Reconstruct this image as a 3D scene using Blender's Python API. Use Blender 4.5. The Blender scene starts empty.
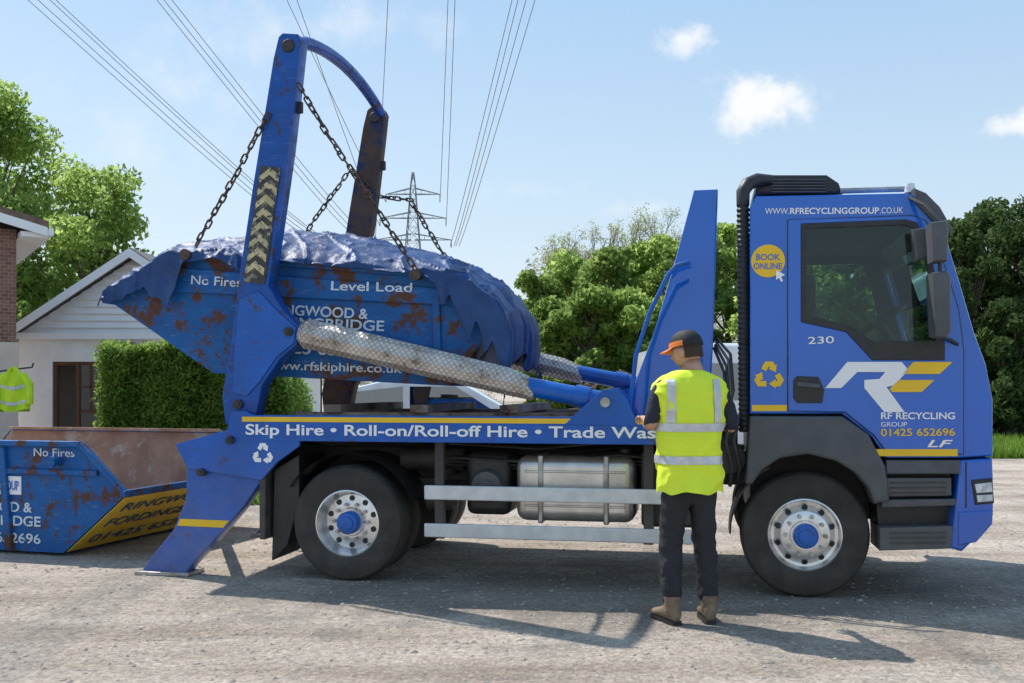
import bpy, bmesh, math, random
import numpy as np
from mathutils import Vector, Matrix, noise
random.seed(7); np.random.seed(7)
C = bpy.context.scene.collection
R = math.radians
FPX, YH, HC = 1000.0, 388.0, 1.45
# ---------------- frames
TH = R(10.76); cs, sn = math.cos(TH), math.sin(TH)
FX, FY = 2.011, 6.84
MT = Matrix.Translation((FX, FY, 0)) @ Matrix.Rotation(-TH, 4, 'Z')
def T(px, py, yl=0.0):
    u = (px-512)/FPX
    x = (u*(FY+cs*yl)-FX-sn*yl)/(cs+sn*u)
    Y = FY-sn*x+cs*yl
    return (x, HC+(YH-py)*Y/FPX)
def P(pts, yl=0.0): return [T(a, b, yl) for a, b in pts]
def T3(px, py, yl=0.0):
    a = T(px, py, yl); return Vector((a[0], yl, a[1]))
def W(px, py, Y): return Vector(((px-512)/FPX*Y, Y, HC+(YH-py)/FPX*Y))
# ---------------- materials
MATS = {}
def mat(name, col, col2=None, scale=4, rough=.5, metal=0, bump=0, bscale=60, coat=0, rust=0, rustcol=(.13,.06,.035), rscale=3, dust=0, detail=6, spec=None, streak=0):
    m = bpy.data.materials.new(name); m.use_nodes = True
    n, l = m.node_tree.nodes, m.node_tree.links
    b = n['Principled BSDF']; b.inputs['Metallic'].default_value = metal
    b.inputs['Coat Weight'].default_value = coat; b.inputs['Coat Roughness'].default_value = .04
    if spec is not None: b.inputs['Specular IOR Level'].default_value = spec
    tc = n.new('ShaderNodeTexCoord')
    nz = n.new('ShaderNodeTexNoise'); nz.inputs['Scale'].default_value = scale; nz.inputs['Detail'].default_value = detail
    l.new(tc.outputs['Object'], nz.inputs['Vector'])
    col2 = col2 or tuple(c*.82 for c in col)
    r = n.new('ShaderNodeValToRGB'); r.color_ramp.elements[0].position = .35; r.color_ramp.elements[1].position = .65
    r.color_ramp.elements[0].color = (*col, 1); r.color_ramp.elements[1].color = (*col2, 1)
    l.new(nz.outputs['Fac'], r.inputs['Fac']); out = r.outputs['Color']
    rr = n.new('ShaderNodeMapRange'); rr.inputs['To Min'].default_value = rough*.8; rr.inputs['To Max'].default_value = min(1, rough*1.25)
    l.new(nz.outputs['Fac'], rr.inputs['Value']); rout = rr.outputs['Result']
    if streak:   # pale scuffs and scratches
        mp = n.new('ShaderNodeMapping'); mp.inputs['Scale'].default_value = (2.2, 2.2, 14); mp.inputs['Rotation'].default_value = (.2,.35,.1); l.new(tc.outputs['Object'], mp.inputs['Vector'])
        n4 = n.new('ShaderNodeTexNoise'); n4.inputs['Scale'].default_value = 4; n4.inputs['Detail'].default_value = 9; n4.inputs['Roughness'].default_value = .75; l.new(mp.outputs[0], n4.inputs['Vector'])
        r4 = n.new('ShaderNodeValToRGB'); r4.color_ramp.elements[0].position = .56; r4.color_ramp.elements[1].position = .70; r4.color_ramp.elements[1].color = (streak,streak,streak,1); l.new(n4.outputs['Fac'], r4.inputs['Fac'])
        mx = n.new('ShaderNodeMix'); mx.data_type = 'RGBA'; l.new(r4.outputs['Color'], mx.inputs['Factor']); l.new(out, mx.inputs['A']); mx.inputs['B'].default_value = (.20,.28,.40,1); out = mx.outputs['Result']
    if rust:
        n2 = n.new('ShaderNodeTexNoise'); n2.inputs['Scale'].default_value = rscale; n2.inputs['Detail'].default_value = 12; n2.inputs['Roughness'].default_value = .72
        l.new(tc.outputs['Object'], n2.inputs['Vector'])
        r2 = n.new('ShaderNodeValToRGB'); r2.color_ramp.elements[0].position = .70-rust*.4; r2.color_ramp.elements[1].position = .76-rust*.4
        l.new(n2.outputs['Fac'], r2.inputs['Fac'])
        mx = n.new('ShaderNodeMix'); mx.data_type = 'RGBA'; l.new(r2.outputs['Color'], mx.inputs['Factor'])
        l.new(out, mx.inputs['A']); mx.inputs['B'].default_value = (*rustcol, 1); out = mx.outputs['Result']
        mr = n.new('ShaderNodeMix'); mr.data_type = 'FLOAT'; l.new(r2.outputs['Color'], mr.inputs['Factor']); l.new(rout, mr.inputs['A']); mr.inputs['B'].default_value = .85; rout = mr.outputs['Result']
    if dust:
        g = n.new('ShaderNodeNewGeometry'); sp = n.new('ShaderNodeSeparateXYZ'); l.new(g.outputs['Position'], sp.inputs['Vector'])
        n3 = n.new('ShaderNodeTexNoise'); n3.inputs['Scale'].default_value = 7; n3.inputs['Detail'].default_value = 8; l.new(tc.outputs['Object'], n3.inputs['Vector'])
        mm = n.new('ShaderNodeMapRange'); mm.inputs['From Min'].default_value = 1.1; mm.inputs['From Max'].default_value = .1; mm.inputs['To Min'].default_value = 0; mm.inputs['To Max'].default_value = dust
        l.new(sp.outputs['Z'], mm.inputs['Value'])
        mu = n.new('ShaderNodeMath'); mu.operation = 'MULTIPLY'; l.new(mm.outputs['Result'], mu.inputs[0]); l.new(n3.outputs['Fac'], mu.inputs[1])
        mx = n.new('ShaderNodeMix'); mx.data_type = 'RGBA'; l.new(mu.outputs[0], mx.inputs['Factor']); l.new(out, mx.inputs['A']); mx.inputs['B'].default_value = (.33,.27,.22,1); out = mx.outputs['Result']
    l.new(out, b.inputs['Base Color']); l.new(rout, b.inputs['Roughness'])
    if bump:
        nb = n.new('ShaderNodeTexNoise'); nb.inputs['Scale'].default_value = bscale; nb.inputs['Detail'].default_value = 6; l.new(tc.outputs['Object'], nb.inputs['Vector'])
        bp = n.new('ShaderNodeBump'); bp.inputs['Strength'].default_value = bump; bp.inputs['Distance'].default_value = .02
        l.new(nb.outputs['Fac'], bp.inputs['Height']); l.new(bp.outputs['Normal'], b.inputs['Normal'])
    MATS[name] = m; return m
BLUE = (.001,.12,.57)
M_cab = mat('cab_paint', BLUE, (.001,.11,.52), scale=1.5, rough=.22, coat=1.0, dust=.2, spec=.35)
M_blue = mat('worn_blue_paint', (.001,.105,.48), (.002,.085,.38), scale=3, rough=.38, coat=.3, rust=.28, rscale=8, rustcol=(.08,.05,.045), dust=.45, bump=.05, bscale=30, streak=.25, spec=.3)
M_arm = mat('arm_paint', (.002,.08,.38), (.004,.06,.28), scale=6, rough=.4, coat=.2, rust=.38, rscale=9, rustcol=(.06,.045,.05), bump=.1, bscale=30, streak=.4, spec=.3)
M_rustarm = mat('rusty_arm_paint', (.085,.045,.032), (.05,.03,.03), scale=5, rough=.7, rust=.40, rscale=7, rustcol=(.012,.03,.10), bump=.15)
M_skip = mat('skip_paint', (.004,.085,.29), (.008,.12,.37), scale=3.2, rough=.5, rust=.46, rscale=5, rustcol=(.11,.052,.032), bump=.2, bscale=12, streak=.6, spec=.3)
M_skipin = mat('skip_rusty_inside', (.55,.30,.18), (.40,.20,.12), scale=4, rough=.9, rust=.42, rustcol=(.58,.42,.31), bump=.3, bscale=20)
M_yel = mat('yellow_paint', (.88,.55,.015), (.8,.49,.015), rough=.4, rust=.1)
M_yeldirty = mat('dirty_yellow_paint', (.98,.62,.06), (.92,.55,.05), rough=.5, rust=.1, rscale=9)
M_palehaz = mat('faded_hazard_yellow', (.58,.51,.28), (.40,.35,.2), scale=14, rough=.6, rust=.5, rscale=18, rustcol=(.05,.05,.07))
M_hazblk = mat('faded_hazard_black', (.03,.03,.03), (.06,.055,.05), scale=14, rough=.6, rust=.42, rscale=16, rustcol=(.26,.24,.17))
M_white = mat('white_vinyl', (.88,.88,.88), (.84,.84,.84), rough=.4)
M_whited = mat('worn_white_lettering', (.75,.79,.82), (.58,.64,.7), scale=20, rough=.6, rust=.28, rustcol=(.05,.1,.25), rscale=14)
M_rail = mat('grey_white_rail', (.74,.75,.75), (.62,.62,.62), scale=9, rough=.4, metal=.15, dust=.25)
M_black = mat('black_plastic', (.016,.016,.018), (.028,.028,.028), scale=10, rough=.45, bump=.1, bscale=120)
M_frame = mat('chassis_black', (.022,.021,.023), (.05,.044,.038), scale=6, rough=.6, dust=.4, bump=.15)
M_grey = mat('dark_grey_plastic', (.085,.09,.10), (.068,.072,.082), scale=8, rough=.48, dust=.35, bump=.05, bscale=200)
M_tyre = mat('tyre_rubber', (.014,.014,.014), (.03,.028,.026), scale=7, rough=.8, dust=.28, bump=.2, bscale=40)
M_rim = mat('wheel_silver', (.86,.86,.86), (.72,.70,.68), scale=12, rough=.24, metal=.7, dust=.08)
M_hub = mat('hub_blue', (.003,.14,.56), (.02,.1,.38), scale=15, rough=.35, rust=.15)
M_alu = mat('aluminium_tank', (.74,.71,.67), (.52,.48,.43), scale=5, rough=.34, metal=.78, bump=.1, bscale=9)
M_steel = mat('steel', (.5,.49,.48), (.3,.27,.25), scale=10, rough=.4, metal=.8)
M_chrome = mat('badge_chrome', (.8,.8,.8), rough=.2, metal=.6)
M_chain = mat('chain_steel', (.06,.05,.045), (.13,.09,.07), scale=30, rough=.6, metal=.6)
M_deck = mat('deck_plate', (.11,.08,.06), (.22,.18,.15), scale=5, rough=.75, rust=.3, bump=.2)
M_red = mat('red_lens', (.5,.02,.015), rough=.25)
M_orange = mat('orange_fabric', (.85,.22,.03), rough=.7)
M_lamp = mat('lamp_lens', (.75,.77,.78), (.45,.47,.5), scale=30, rough=.1, coat=1)
def checker():
    m = mat('checker_plate', (.68,.65,.62), (.48,.43,.39), scale=6, rough=.40, metal=.45, rust=.36, rustcol=(.30,.23,.18), rscale=6)
    n, l = m.node_tree.nodes, m.node_tree.links; b = n['Principled BSDF']
    tc = n.new('ShaderNodeTexCoord'); outs = []
    for rot in (.62, -.95):
        mp = n.new('ShaderNodeMapping'); mp.inputs['Rotation'].default_value = (0, rot, 0); l.new(tc.outputs['Object'], mp.inputs['Vector'])
        wv = n.new('ShaderNodeTexWave'); wv.inputs['Scale'].default_value = 10; wv.inputs['Distortion'].default_value = .2; l.new(mp.outputs[0], wv.inputs['Vector']); outs.append(wv.outputs['Fac'])
    mu = n.new('ShaderNodeMath'); mu.operation = 'MULTIPLY'; l.new(outs[0], mu.inputs[0]); l.new(outs[1], mu.inputs[1])
    bp = n.new('ShaderNodeBump'); bp.inputs['Strength'].default_value = .55; bp.inputs['Distance'].default_value = .007; l.new(mu.outputs[0], bp.inputs['Height']); l.new(bp.outputs['Normal'], b.inputs['Normal'])
    src = b.inputs['Base Color'].links[0].from_socket
    r = n.new('ShaderNodeValToRGB'); r.color_ramp.elements[0].color = (.64,.61,.58,1); r.color_ramp.elements[1].position = .6; l.new(mu.outputs[0], r.inputs['Fac'])
    mx = n.new('ShaderNodeMix'); mx.data_type = 'RGBA'; mx.blend_type = 'MULTIPLY'; mx.inputs['Factor'].default_value = 1; l.new(src, mx.inputs['A']); l.new(r.outputs['Color'], mx.inputs['B']); l.new(mx.outputs['Result'], b.inputs['Base Color'])
    return m
M_check = checker()
def glass(name, tint=(.8,.9,.88), refl=.03):
    m = bpy.data.materials.new(name); m.use_nodes = True; n, l = m.node_tree.nodes, m.node_tree.links
    n.remove(n['Principled BSDF']); o = n['Material Output']
    t = n.new('ShaderNodeBsdfTransparent'); t.inputs['Color'].default_value = (*tint, 1)
    g = n.new('ShaderNodeBsdfGlossy'); g.inputs['Roughness'].default_value = .0; g.inputs['Color'].default_value = (.9,.95,1,1)
    f = n.new('ShaderNodeFresnel'); f.inputs['IOR'].default_value = 1.45
    a = n.new('ShaderNodeMath'); a.operation = 'ADD'; a.inputs[1].default_value = refl; l.new(f.outputs[0], a.inputs[0])
    mx = n.new('ShaderNodeMixShader'); l.new(a.outputs[0], mx.inputs[0]); l.new(t.outputs[0], mx.inputs[1]); l.new(g.outputs[0], mx.inputs[2]); l.new(mx.outputs[0], o.inputs['Surface'])
    return m
M_glass = glass('window_glass', (.66,.76,.72), .0)
M_darkglass = glass('dark_window_glass', (.12,.14,.15), .2)
def leafmat(name, c1, c2, trans=.45, scale=.6):
    m = bpy.data.materials.new(name); m.use_nodes = True; n, l = m.node_tree.nodes, m.node_tree.links
    n.remove(n['Principled BSDF']); o = n['Material Output']
    g = n.new('ShaderNodeNewGeometry'); tc = n.new('ShaderNodeTexCoord')
    nz = n.new('ShaderNodeTexNoise'); nz.inputs['Scale'].default_value = scale; nz.inputs['Detail'].default_value = 4; l.new(tc.outputs['Object'], nz.inputs['Vector'])
    ad = n.new('ShaderNodeMath'); ad.operation = 'MULTIPLY_ADD'; ad.inputs[1].default_value = .5; l.new(g.outputs['Random Per Island'], ad.inputs[0]); 
    s2 = n.new('ShaderNodeMath'); s2.operation = 'MULTIPLY_ADD'; s2.inputs[1].default_value = 1.6; s2.inputs[2].default_value = -.5; l.new(nz.outputs['Fac'], s2.inputs[0]); l.new(s2.outputs[0], ad.inputs[2])
    r = n.new('ShaderNodeValToRGB'); r.color_ramp.elements[0].color = (*c1, 1); r.color_ramp.elements[1].color = (*c2, 1); l.new(ad.outputs[0], r.inputs['Fac'])
    d = n.new('ShaderNodeBsdfDiffuse'); t = n.new('ShaderNodeBsdfTranslucent'); l.new(r.outputs['Color'], d.inputs['Color'])
    hs = n.new('ShaderNodeHueSaturation'); hs.inputs['Value'].default_value = 2.0; hs.inputs['Saturation'].default_value = .9; l.new(r.outputs['Color'], hs.inputs['Color']); l.new(hs.outputs[0], t.inputs['Color'])
    mx = n.new('ShaderNodeMixShader'); mx.inputs[0].default_value = trans; l.new(d.outputs[0], mx.inputs[1]); l.new(t.outputs[0], mx.inputs[2]); l.new(mx.outputs[0], o.inputs['Surface'])
    return m
M_leafA = leafmat('spring_leaves', (.08,.15,.025), (.30,.39,.09), .58)
M_leafB = leafmat('mid_green_leaves', (.055,.11,.022), (.23,.31,.07), .52)
M_leafC = leafmat('dark_conifer_leaves', (.018,.045,.016), (.10,.15,.045), .35, 1.2)
M_leafD = leafmat('hazy_bare_twigs', (.22,.23,.18), (.33,.33,.26), .4)
M_leafH = leafmat('hedge_leaves', (.045,.09,.014), (.23,.33,.06), .5, 4)
M_grass = leafmat('grass_blades', (.07,.14,.015), (.24,.36,.05), .4, 1)
M_bark = mat('bark', (.06,.045,.035), (.11,.09,.07), scale=8, rough=.9, bump=.4, bscale=20)
# ---------------- objects
def setp(o, label=None, cat=None, group=None, kind=None):
    if label: o['label'] = label
    if cat: o['category'] = cat
    if group: o['group'] = group
    if kind: o['kind'] = kind
    return o
def thing(name, label, cat, frame=None, group=None):
    o = bpy.data.objects.new(name, None); C.objects.link(o); o.empty_display_size = .1
    if frame is not None: o.matrix_world = frame
    return setp(o, label, cat, group)
def link(name, me, m, parent=None, frame=None, smooth=True, bevel=0, ang=35, bseg=2):
    if m is not None: me.materials.append(m)
    if smooth and len(me.polygons):
        me.polygons.foreach_set('use_smooth', [True]*len(me.polygons)); 
        try: me.set_sharp_from_angle(angle=R(ang))
        except Exception: pass
    o = bpy.data.objects.new(name, me); C.objects.link(o)
    if parent is not None: o.parent = parent
    elif frame is not None: o.matrix_world = frame
    if bevel:
        b = o.modifiers.new('bevel', 'BEVEL'); b.width = bevel; b.segments = bseg; b.limit_method = 'ANGLE'; b.angle_limit = R(40)
    return o
class MB:
    def __init__(s): s.bm = bmesh.new()
    def box(s, x0,x1,y0,y1,z0,z1):
        v = [s.bm.verts.new((x,y,z)) for z in (z0,z1) for y in (y0,y1) for x in (x0,x1)]
        for f in ((0,1,3,2),(4,6,7,5),(0,4,5,1),(2,3,7,6),(0,2,6,4),(1,5,7,3)): s.bm.faces.new([v[i] for i in f])
        return s
    def obox(s, M, sx, sy, sz):
        v = [s.bm.verts.new(M @ Vector((x*sx/2,y*sy/2,z*sz/2))) for z in (-1,1) for y in (-1,1) for x in (-1,1)]
        for f in ((0,1,3,2),(4,6,7,5),(0,4,5,1),(2,3,7,6),(0,2,6,4),(1,5,7,3)): s.bm.faces.new([v[i] for i in f])
        return s
    def bar(s, p0, p1, w, h):
        p0, p1 = Vector(p0), Vector(p1); d = p1-p0; q = d.to_track_quat('X', 'Z').to_matrix().to_4x4()
        return s.obox(Matrix.Translation((p0+p1)/2) @ q, d.length, w, h)
    def tube(s, pts, r, seg=10, closed=False):
        pts = [Vector(p) for p in pts]; n = len(pts)
        rr = r if isinstance(r, (list, tuple)) else [r]*n
        rings = []; up = None
        for i in range(n):
            if closed: t = pts[(i+1)%n]-pts[i-1]
            else: t = pts[min(i+1,n-1)]-pts[max(i-1,0)]
            t.normalize()
            if up is None: up = t.orthogonal().normalized()
            up = (up - t*up.dot(t)); 
            if up.length < 1e-6: up = t.orthogonal()
            up.normalize(); b = t.cross(up)
            rings.append([s.bm.verts.new(pts[i]+(up*math.cos(a)+b*math.sin(a))*rr[i]) for a in (2*math.pi*k/seg for k in range(seg))])
        m = n if closed else n-1
        for i in range(m):
            A, B = rings[i], rings[(i+1)%n]
            for k in range(seg): s.bm.faces.new((A[k],A[(k+1)%seg],B[(k+1)%seg],B[k]))
        if not closed: s.bm.faces.new(rings[0][::-1]); s.bm.faces.new(rings[-1])
        return s
    def cyl(s, p0, p1, r0, r1=None, seg=20): return s.tube([p0,p1],[r0, r0 if r1 is None else r1], seg)
    def lathe(s, prof, c=(0,0,0), seg=48):
        c = Vector(c); rings = []
        for r, d in prof:
            rings.append([s.bm.verts.new(c+Vector((r*math.cos(a), d, r*math.sin(a)))) for a in (2*math.pi*k/seg for k in range(seg))])
        for A, B in zip(rings, rings[1:]):
            for k in range(seg): s.bm.faces.new((A[k],A[(k+1)%seg],B[(k+1)%seg],B[k]))
        if prof[-1][0] < .06: s.bm.faces.new(rings[-1])
        if prof[0][0] < .06: s.bm.faces.new(rings[0])
        return s
    def loft(s, rings, cap=True):
        rs = [[s.bm.verts.new(p) for p in r] for r in rings]; k = len(rs[0])
        for A, B in zip(rs, rs[1:]):
            for i in range(k): s.bm.faces.new((A[i],A[(i+1)%k],B[(i+1)%k],B[i]))
        if cap: s.bm.faces.new(rs[0][::-1]); s.bm.faces.new(rs[-1])
        return s
    def prism(s, pts, vec):
        a = [s.bm.verts.new(p) for p in pts]; b = [s.bm.verts.new(Vector(p)+Vector(vec)) for p in pts]; n = len(a)
        s.bm.faces.new(a); s.bm.faces.new(b[::-1])
        for i in range(n): s.bm.faces.new((a[i],a[(i+1)%n],b[(i+1)%n],b[i]))
        return s
    def face(s, pts): s.bm.faces.new([s.bm.verts.new(p) for p in pts]); return s
    def ball(s, c, r, sub=2):
        g = bmesh.ops.create_icosphere(s.bm, subdivisions=sub, radius=1)
        M = Matrix.Translation(c) @ Matrix.Diagonal((*r,1)); bmesh.ops.transform(s.bm, matrix=M, verts=g['verts']); return s
    def build(s, name, m, parent=None, frame=None, smooth=True, bevel=0, ang=35, recalc=True, bseg=2):
        if recalc: bmesh.ops.recalc_face_normals(s.bm, faces=s.bm.faces)
        me = bpy.data.meshes.new(name); s.bm.to_mesh(me); s.bm.free()
        return link(name, me, m, parent, frame, smooth, bevel, ang, bseg)
def ev(o):
    C.objects.link(o); bpy.context.view_layer.update(); dg = bpy.context.evaluated_depsgraph_get()
    me = bpy.data.meshes.new_from_object(o.evaluated_get(dg)); bpy.data.objects.remove(o); return me
def platemesh(loops, y0, y1, bev=0):
    cu = bpy.data.curves.new('c', 'CURVE'); cu.dimensions = '2D'; cu.fill_mode = 'BOTH'
    cu.extrude = max((y1-y0)/2-bev, .0001); cu.bevel_depth = bev; cu.bevel_resolution = 1; cu.offset = -bev
    for lp in loops:
        sp = cu.splines.new('POLY'); sp.points.add(len(lp)-1); sp.use_cyclic_u = True
        for i, (a, b) in enumerate(lp): sp.points[i].co = (a, b, 0, 1)
    me = ev(bpy.data.objects.new('c', cu)); ym = (y0+y1)/2
    me.transform(Matrix(((1,0,0,0),(0,0,-1,ym),(0,1,0,0),(0,0,0,1)))); me.materials.clear(); return me
def plate(name, loops, y0, y1, m, parent=None, frame=None, bev=0):
    if not isinstance(loops[0], list): loops = [list(loops)]
    return link(name, platemesh(loops, y0, y1, bev), m, parent, frame, True, 0, 30)
def text(txt, O, Rv, h, width, m, parent=None, frame=None, bold=.02, shear=0, up=(0,0,1), name='lettering', ext=.0015):
    cu = bpy.data.curves.new('t', 'FONT'); cu.body = txt; cu.size = 1; cu.extrude = .001; cu.offset = min(bold,.018); cu.shear = shear; cu.resolution_u = 6
    me = ev(bpy.data.objects.new('t', cu)); me.materials.clear()
    xs = [v.co.x for v in me.vertices]; x0, x1 = min(xs), max(xs)
    Rv = Vector(Rv).normalized(); U = Vector(up); U = (U-Rv*U.dot(Rv)).normalized(); N = Rv.cross(U); O = Vector(O)
    sx = width/(x1-x0); sy = h/.70
    for v in me.vertices:
        a, b, c = v.co; v.co = O + Rv*((a-x0)*sx) + U*(b*sy) + N*(c/.001*ext)
    return link(name, me, m, parent, frame, False)
def ttext(txt, p0, p1, hpx, yl, m, parent, **k):   # lettering on a side plane of the truck frame
    a, b = T3(*p0, yl), T3(*p1, yl); Y = FY-sn*a.x+cs*yl
    return text(txt, a, b-a, hpx*Y/FPX, (b-a).length, m, parent, **k)
def recycle(c, r, y, m, parent, name='recycling_symbol'):
    base = [(-.425,.41),(-.2,.8),(.2,.8),(.32,.595),(.41,.645),(.37,.208),(-.026,.395),(.06,.445),(0,.55),(-.165,.26)]
    lps = []
    for k in range(3):
        a = k*2*math.pi/3; lps.append([(c[0]+r*(x*math.cos(a)-z*math.sin(a)), c[1]+r*(x*math.sin(a)+z*math.cos(a))) for x, z in base])
    return plate(name, lps, y-.0015, y+.0015, m, parent)
def numesh(name, V, F, m, parent=None, k=4, smooth=False):
    me = bpy.data.meshes.new(name); V = np.asarray(V, dtype=np.float32).reshape(-1,3); F = np.asarray(F, dtype=np.int32).reshape(-1,k)
    me.vertices.add(len(V)); me.vertices.foreach_set('co', V.ravel()); me.loops.add(F.size); me.loops.foreach_set('vertex_index', F.ravel())
    me.polygons.add(len(F)); me.polygons.foreach_set('loop_start', np.arange(0, F.size, k, dtype=np.int32)); 
    me.update(calc_edges=True); me.validate()
    return link(name, me, m, parent, None, smooth)
def leafquads(name, p, size, m, parent=None):
    n = len(p)
    a = np.random.normal(size=(n,3)); a /= np.linalg.norm(a, axis=1)[:,None]
    b = np.cross(a, np.random.normal(size=(n,3))); b /= np.linalg.norm(b, axis=1)[:,None]
    s = size*(.5+np.random.rand(n))[:,None]
    V = np.stack([p-a*s, p-b*s*.55, p+a*s, p+b*s*.55], 1)
    return numesh(name, V, np.arange(4*n), m, parent)
def leaves(name, centers, radii, n, size, m, parent=None, inner=.55, tail=.12):
    ce = np.array(centers, float); ra = np.array(radii, float)
    if ra.ndim == 1: ra = np.stack([ra]*3, 1)
    w = ra.prod(1)**.66; w /= w.sum(); idx = np.random.choice(len(ce), n, p=w)
    d = np.random.normal(size=(n,3)); d /= np.linalg.norm(d, axis=1)[:,None]
    rr = inner+(1.08-inner)*np.random.rand(n)**.6+tail*(np.random.rand(n)**6)
    return leafquads(name, ce[idx]+d*ra[idx]*rr[:,None], size, m, parent)
# ================= WORLD
sc = bpy.context.scene
w = bpy.data.worlds.new('World'); sc.world = w; w.use_nodes = True
n, l = w.node_tree.nodes, w.node_tree.links
bg = n['Background']; bg.inputs['Strength'].default_value = .145
sky = n.new('ShaderNodeTexSky'); sky.sky_type = 'NISHITA'; sky.sun_disc = False; sky.sun_elevation = R(53.5); sky.sun_rotation = R(-48.6)
sky.air_density = 1.0; sky.dust_density = 1.4; sky.ozone_density = 1.2
tc = n.new('ShaderNodeTexCoord')
sxy = n.new('ShaderNodeSeparateXYZ'); l.new(tc.outputs['Generated'], sxy.inputs[0])
gr_ = n.new('ShaderNodeValToRGB'); e = gr_.color_ramp.elements; e[0].position = 0; e[0].color = (.58,.63,.67,1); e[1].position = .42; e[1].color = (.28,.46,.67,1); e.new(.18).color = (.46,.58,.68,1); l.new(sxy.outputs['Z'], gr_.inputs['Fac'])
g10 = n.new('ShaderNodeVectorMath'); g10.operation = 'SCALE'; g10.inputs['Scale'].default_value = 10; l.new(gr_.outputs['Color'], g10.inputs[0])
hz = n.new('ShaderNodeMix'); hz.data_type = 'RGBA'; hz.inputs['Factor'].default_value = .72; l.new(sky.outputs[0], hz.inputs['A']); l.new(g10.outputs[0], hz.inputs['B'])
nz = n.new('ShaderNodeTexNoise'); nz.inputs['Scale'].default_value = 17; nz.inputs['Detail'].default_value = 10; nz.inputs['Roughness'].default_value = .62; l.new(tc.outputs['Generated'], nz.inputs['Vector'])
def M2(op, a, b, c=None):
    q = n.new('ShaderNodeMath'); q.operation = op
    for i, v in enumerate((a, b, c)):
        if v is None: continue
        if isinstance(v, (int, float)): q.inputs[i].default_value = v
        else: l.new(v, q.inputs[i])
    return q.outputs[0]
last = None
for px, py, wx, wz, st in [(683,40,.036,.020,.9),(768,100,.070,.036,1),(1016,124,.028,.015,1),(205,88,.11,.035,.5),(330,28,.12,.03,.55),(540,190,.10,.015,.3),(650,208,.08,.015,.5),(250,45,.08,.05,.4),(130,140,.1,.05,.3),(420,20,.08,.02,.25)]:
    d = Vector(((px-512)/FPX, 1, (YH-py)/FPX)).normalized()
    a = n.new('ShaderNodeVectorMath'); a.operation = 'SUBTRACT'; l.new(tc.outputs['Generated'], a.inputs[0]); a.inputs[1].default_value = d
    b = n.new('ShaderNodeVectorMath'); b.operation = 'DIVIDE'; l.new(a.outputs[0], b.inputs[0]); b.inputs[1].default_value = (wx, .2, wz)
    ln = n.new('ShaderNodeVectorMath'); ln.operation = 'LENGTH'; l.new(b.outputs[0], ln.inputs[0])
    v = M2('SUBTRACT', 1.0, ln.outputs['Value']); v2 = M2('MULTIPLY_ADD', nz.outputs['Fac'], 3.8, -1.95); v = M2('ADD', v, v2)
    mr = n.new('ShaderNodeMapRange'); mr.interpolation_type = 'SMOOTHSTEP'; mr.inputs['From Min'].default_value = .0; mr.inputs['From Max'].default_value = 1.1 if st > .8 else 1.6; mr.inputs['To Max'].default_value = st*.95; l.new(v, mr.inputs['Value'])
    last = mr.outputs[0] if last is None else M2('MAXIMUM', last, mr.outputs[0])
cm = n.new('ShaderNodeMix'); cm.data_type = 'RGBA'; l.new(last, cm.inputs['Factor']); l.new(hz.outputs['Result'], cm.inputs['A']); cm.inputs['B'].default_value = (6.9,6.95,7.05,1)
l.new(cm.outputs['Result'], bg.inputs['Color'])
sd = Vector((-.556,.49,1)).normalized()
su = bpy.data.lights.new('sun', 'SUN'); su.energy = 5.0; su.angle = R(.5); su.color = (1,.955,.885)
so = bpy.data.objects.new('sun', su); C.objects.link(so); so.rotation_euler = sd.to_track_quat('Z','Y').to_euler(); so.location = sd*30
cam = bpy.data.cameras.new('camera'); cam.sensor_width = 36; cam.lens = 36*FPX/1024; cam.shift_y = (YH-341.5)/1024; cam.clip_end = 3000
co = bpy.data.objects.new('camera', cam); C.objects.link(co); co.location = (0,0,HC); co.rotation_euler = (R(90),0,0); sc.camera = co
sc.view_settings.view_transform = 'Standard'; sc.view_settings.look = 'None'; sc.view_settings.exposure = 0
# ================= GROUND
gm = bpy.data.materials.new('gravel_yard'); gm.use_nodes = True; n, l = gm.node_tree.nodes, gm.node_tree.links
b = n['Principled BSDF']; b.inputs['Roughness'].default_value = .95; b.inputs['Specular IOR Level'].default_value = .1
g = n.new('ShaderNodeNewGeometry')
mpv = n.new('ShaderNodeMapping'); mpv.inputs['Scale'].default_value = (.45,1.6,1); mpv.inputs['Rotation'].default_value = (0,0,.19); l.new(g.outputs['Position'], mpv.inputs['Vector'])
def nzn(scale, det=6, ro=.55, tr=False):
    q = n.new('ShaderNodeTexNoise'); q.inputs['Scale'].default_value = scale; q.inputs['Detail'].default_value = det; q.inputs['Roughness'].default_value = ro; l.new(mpv.outputs[0] if tr else g.outputs['Position'], q.inputs['Vector']); return q.outputs['Fac']
def ramp(f, stops):
    r = n.new('ShaderNodeValToRGB'); e = r.color_ramp.elements
    while len(e) < len(stops): e.new(.5)
    for q, (p, c) in zip(e, stops): q.position = p; q.color = (*c, 1)
    l.new(f, r.inputs['Fac']); return r.outputs['Color']
def mixc(f, a, bb, mode='MIX'):
    q = n.new('ShaderNodeMix'); q.data_type = 'RGBA'; q.blend_type = mode
    if isinstance(f, float): q.inputs['Factor'].default_value = f
    else: l.new(f, q.inputs['Factor'])
    l.new(a, q.inputs['A']); l.new(bb, q.inputs['B']); return q.outputs['Result']
def mth(op, *a):
    q = n.new('ShaderNodeMath'); q.operation = op
    for i, v in enumerate(a):
        if isinstance(v, (int, float)): q.inputs[i].default_value = v
        else: l.new(v, q.inputs[i])
    return q.outputs[0]
base = ramp(nzn(.9, 10, .64, True), [(.32,(.36,.295,.24)),(.5,(.53,.45,.38)),(.68,(.66,.575,.49))])
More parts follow.
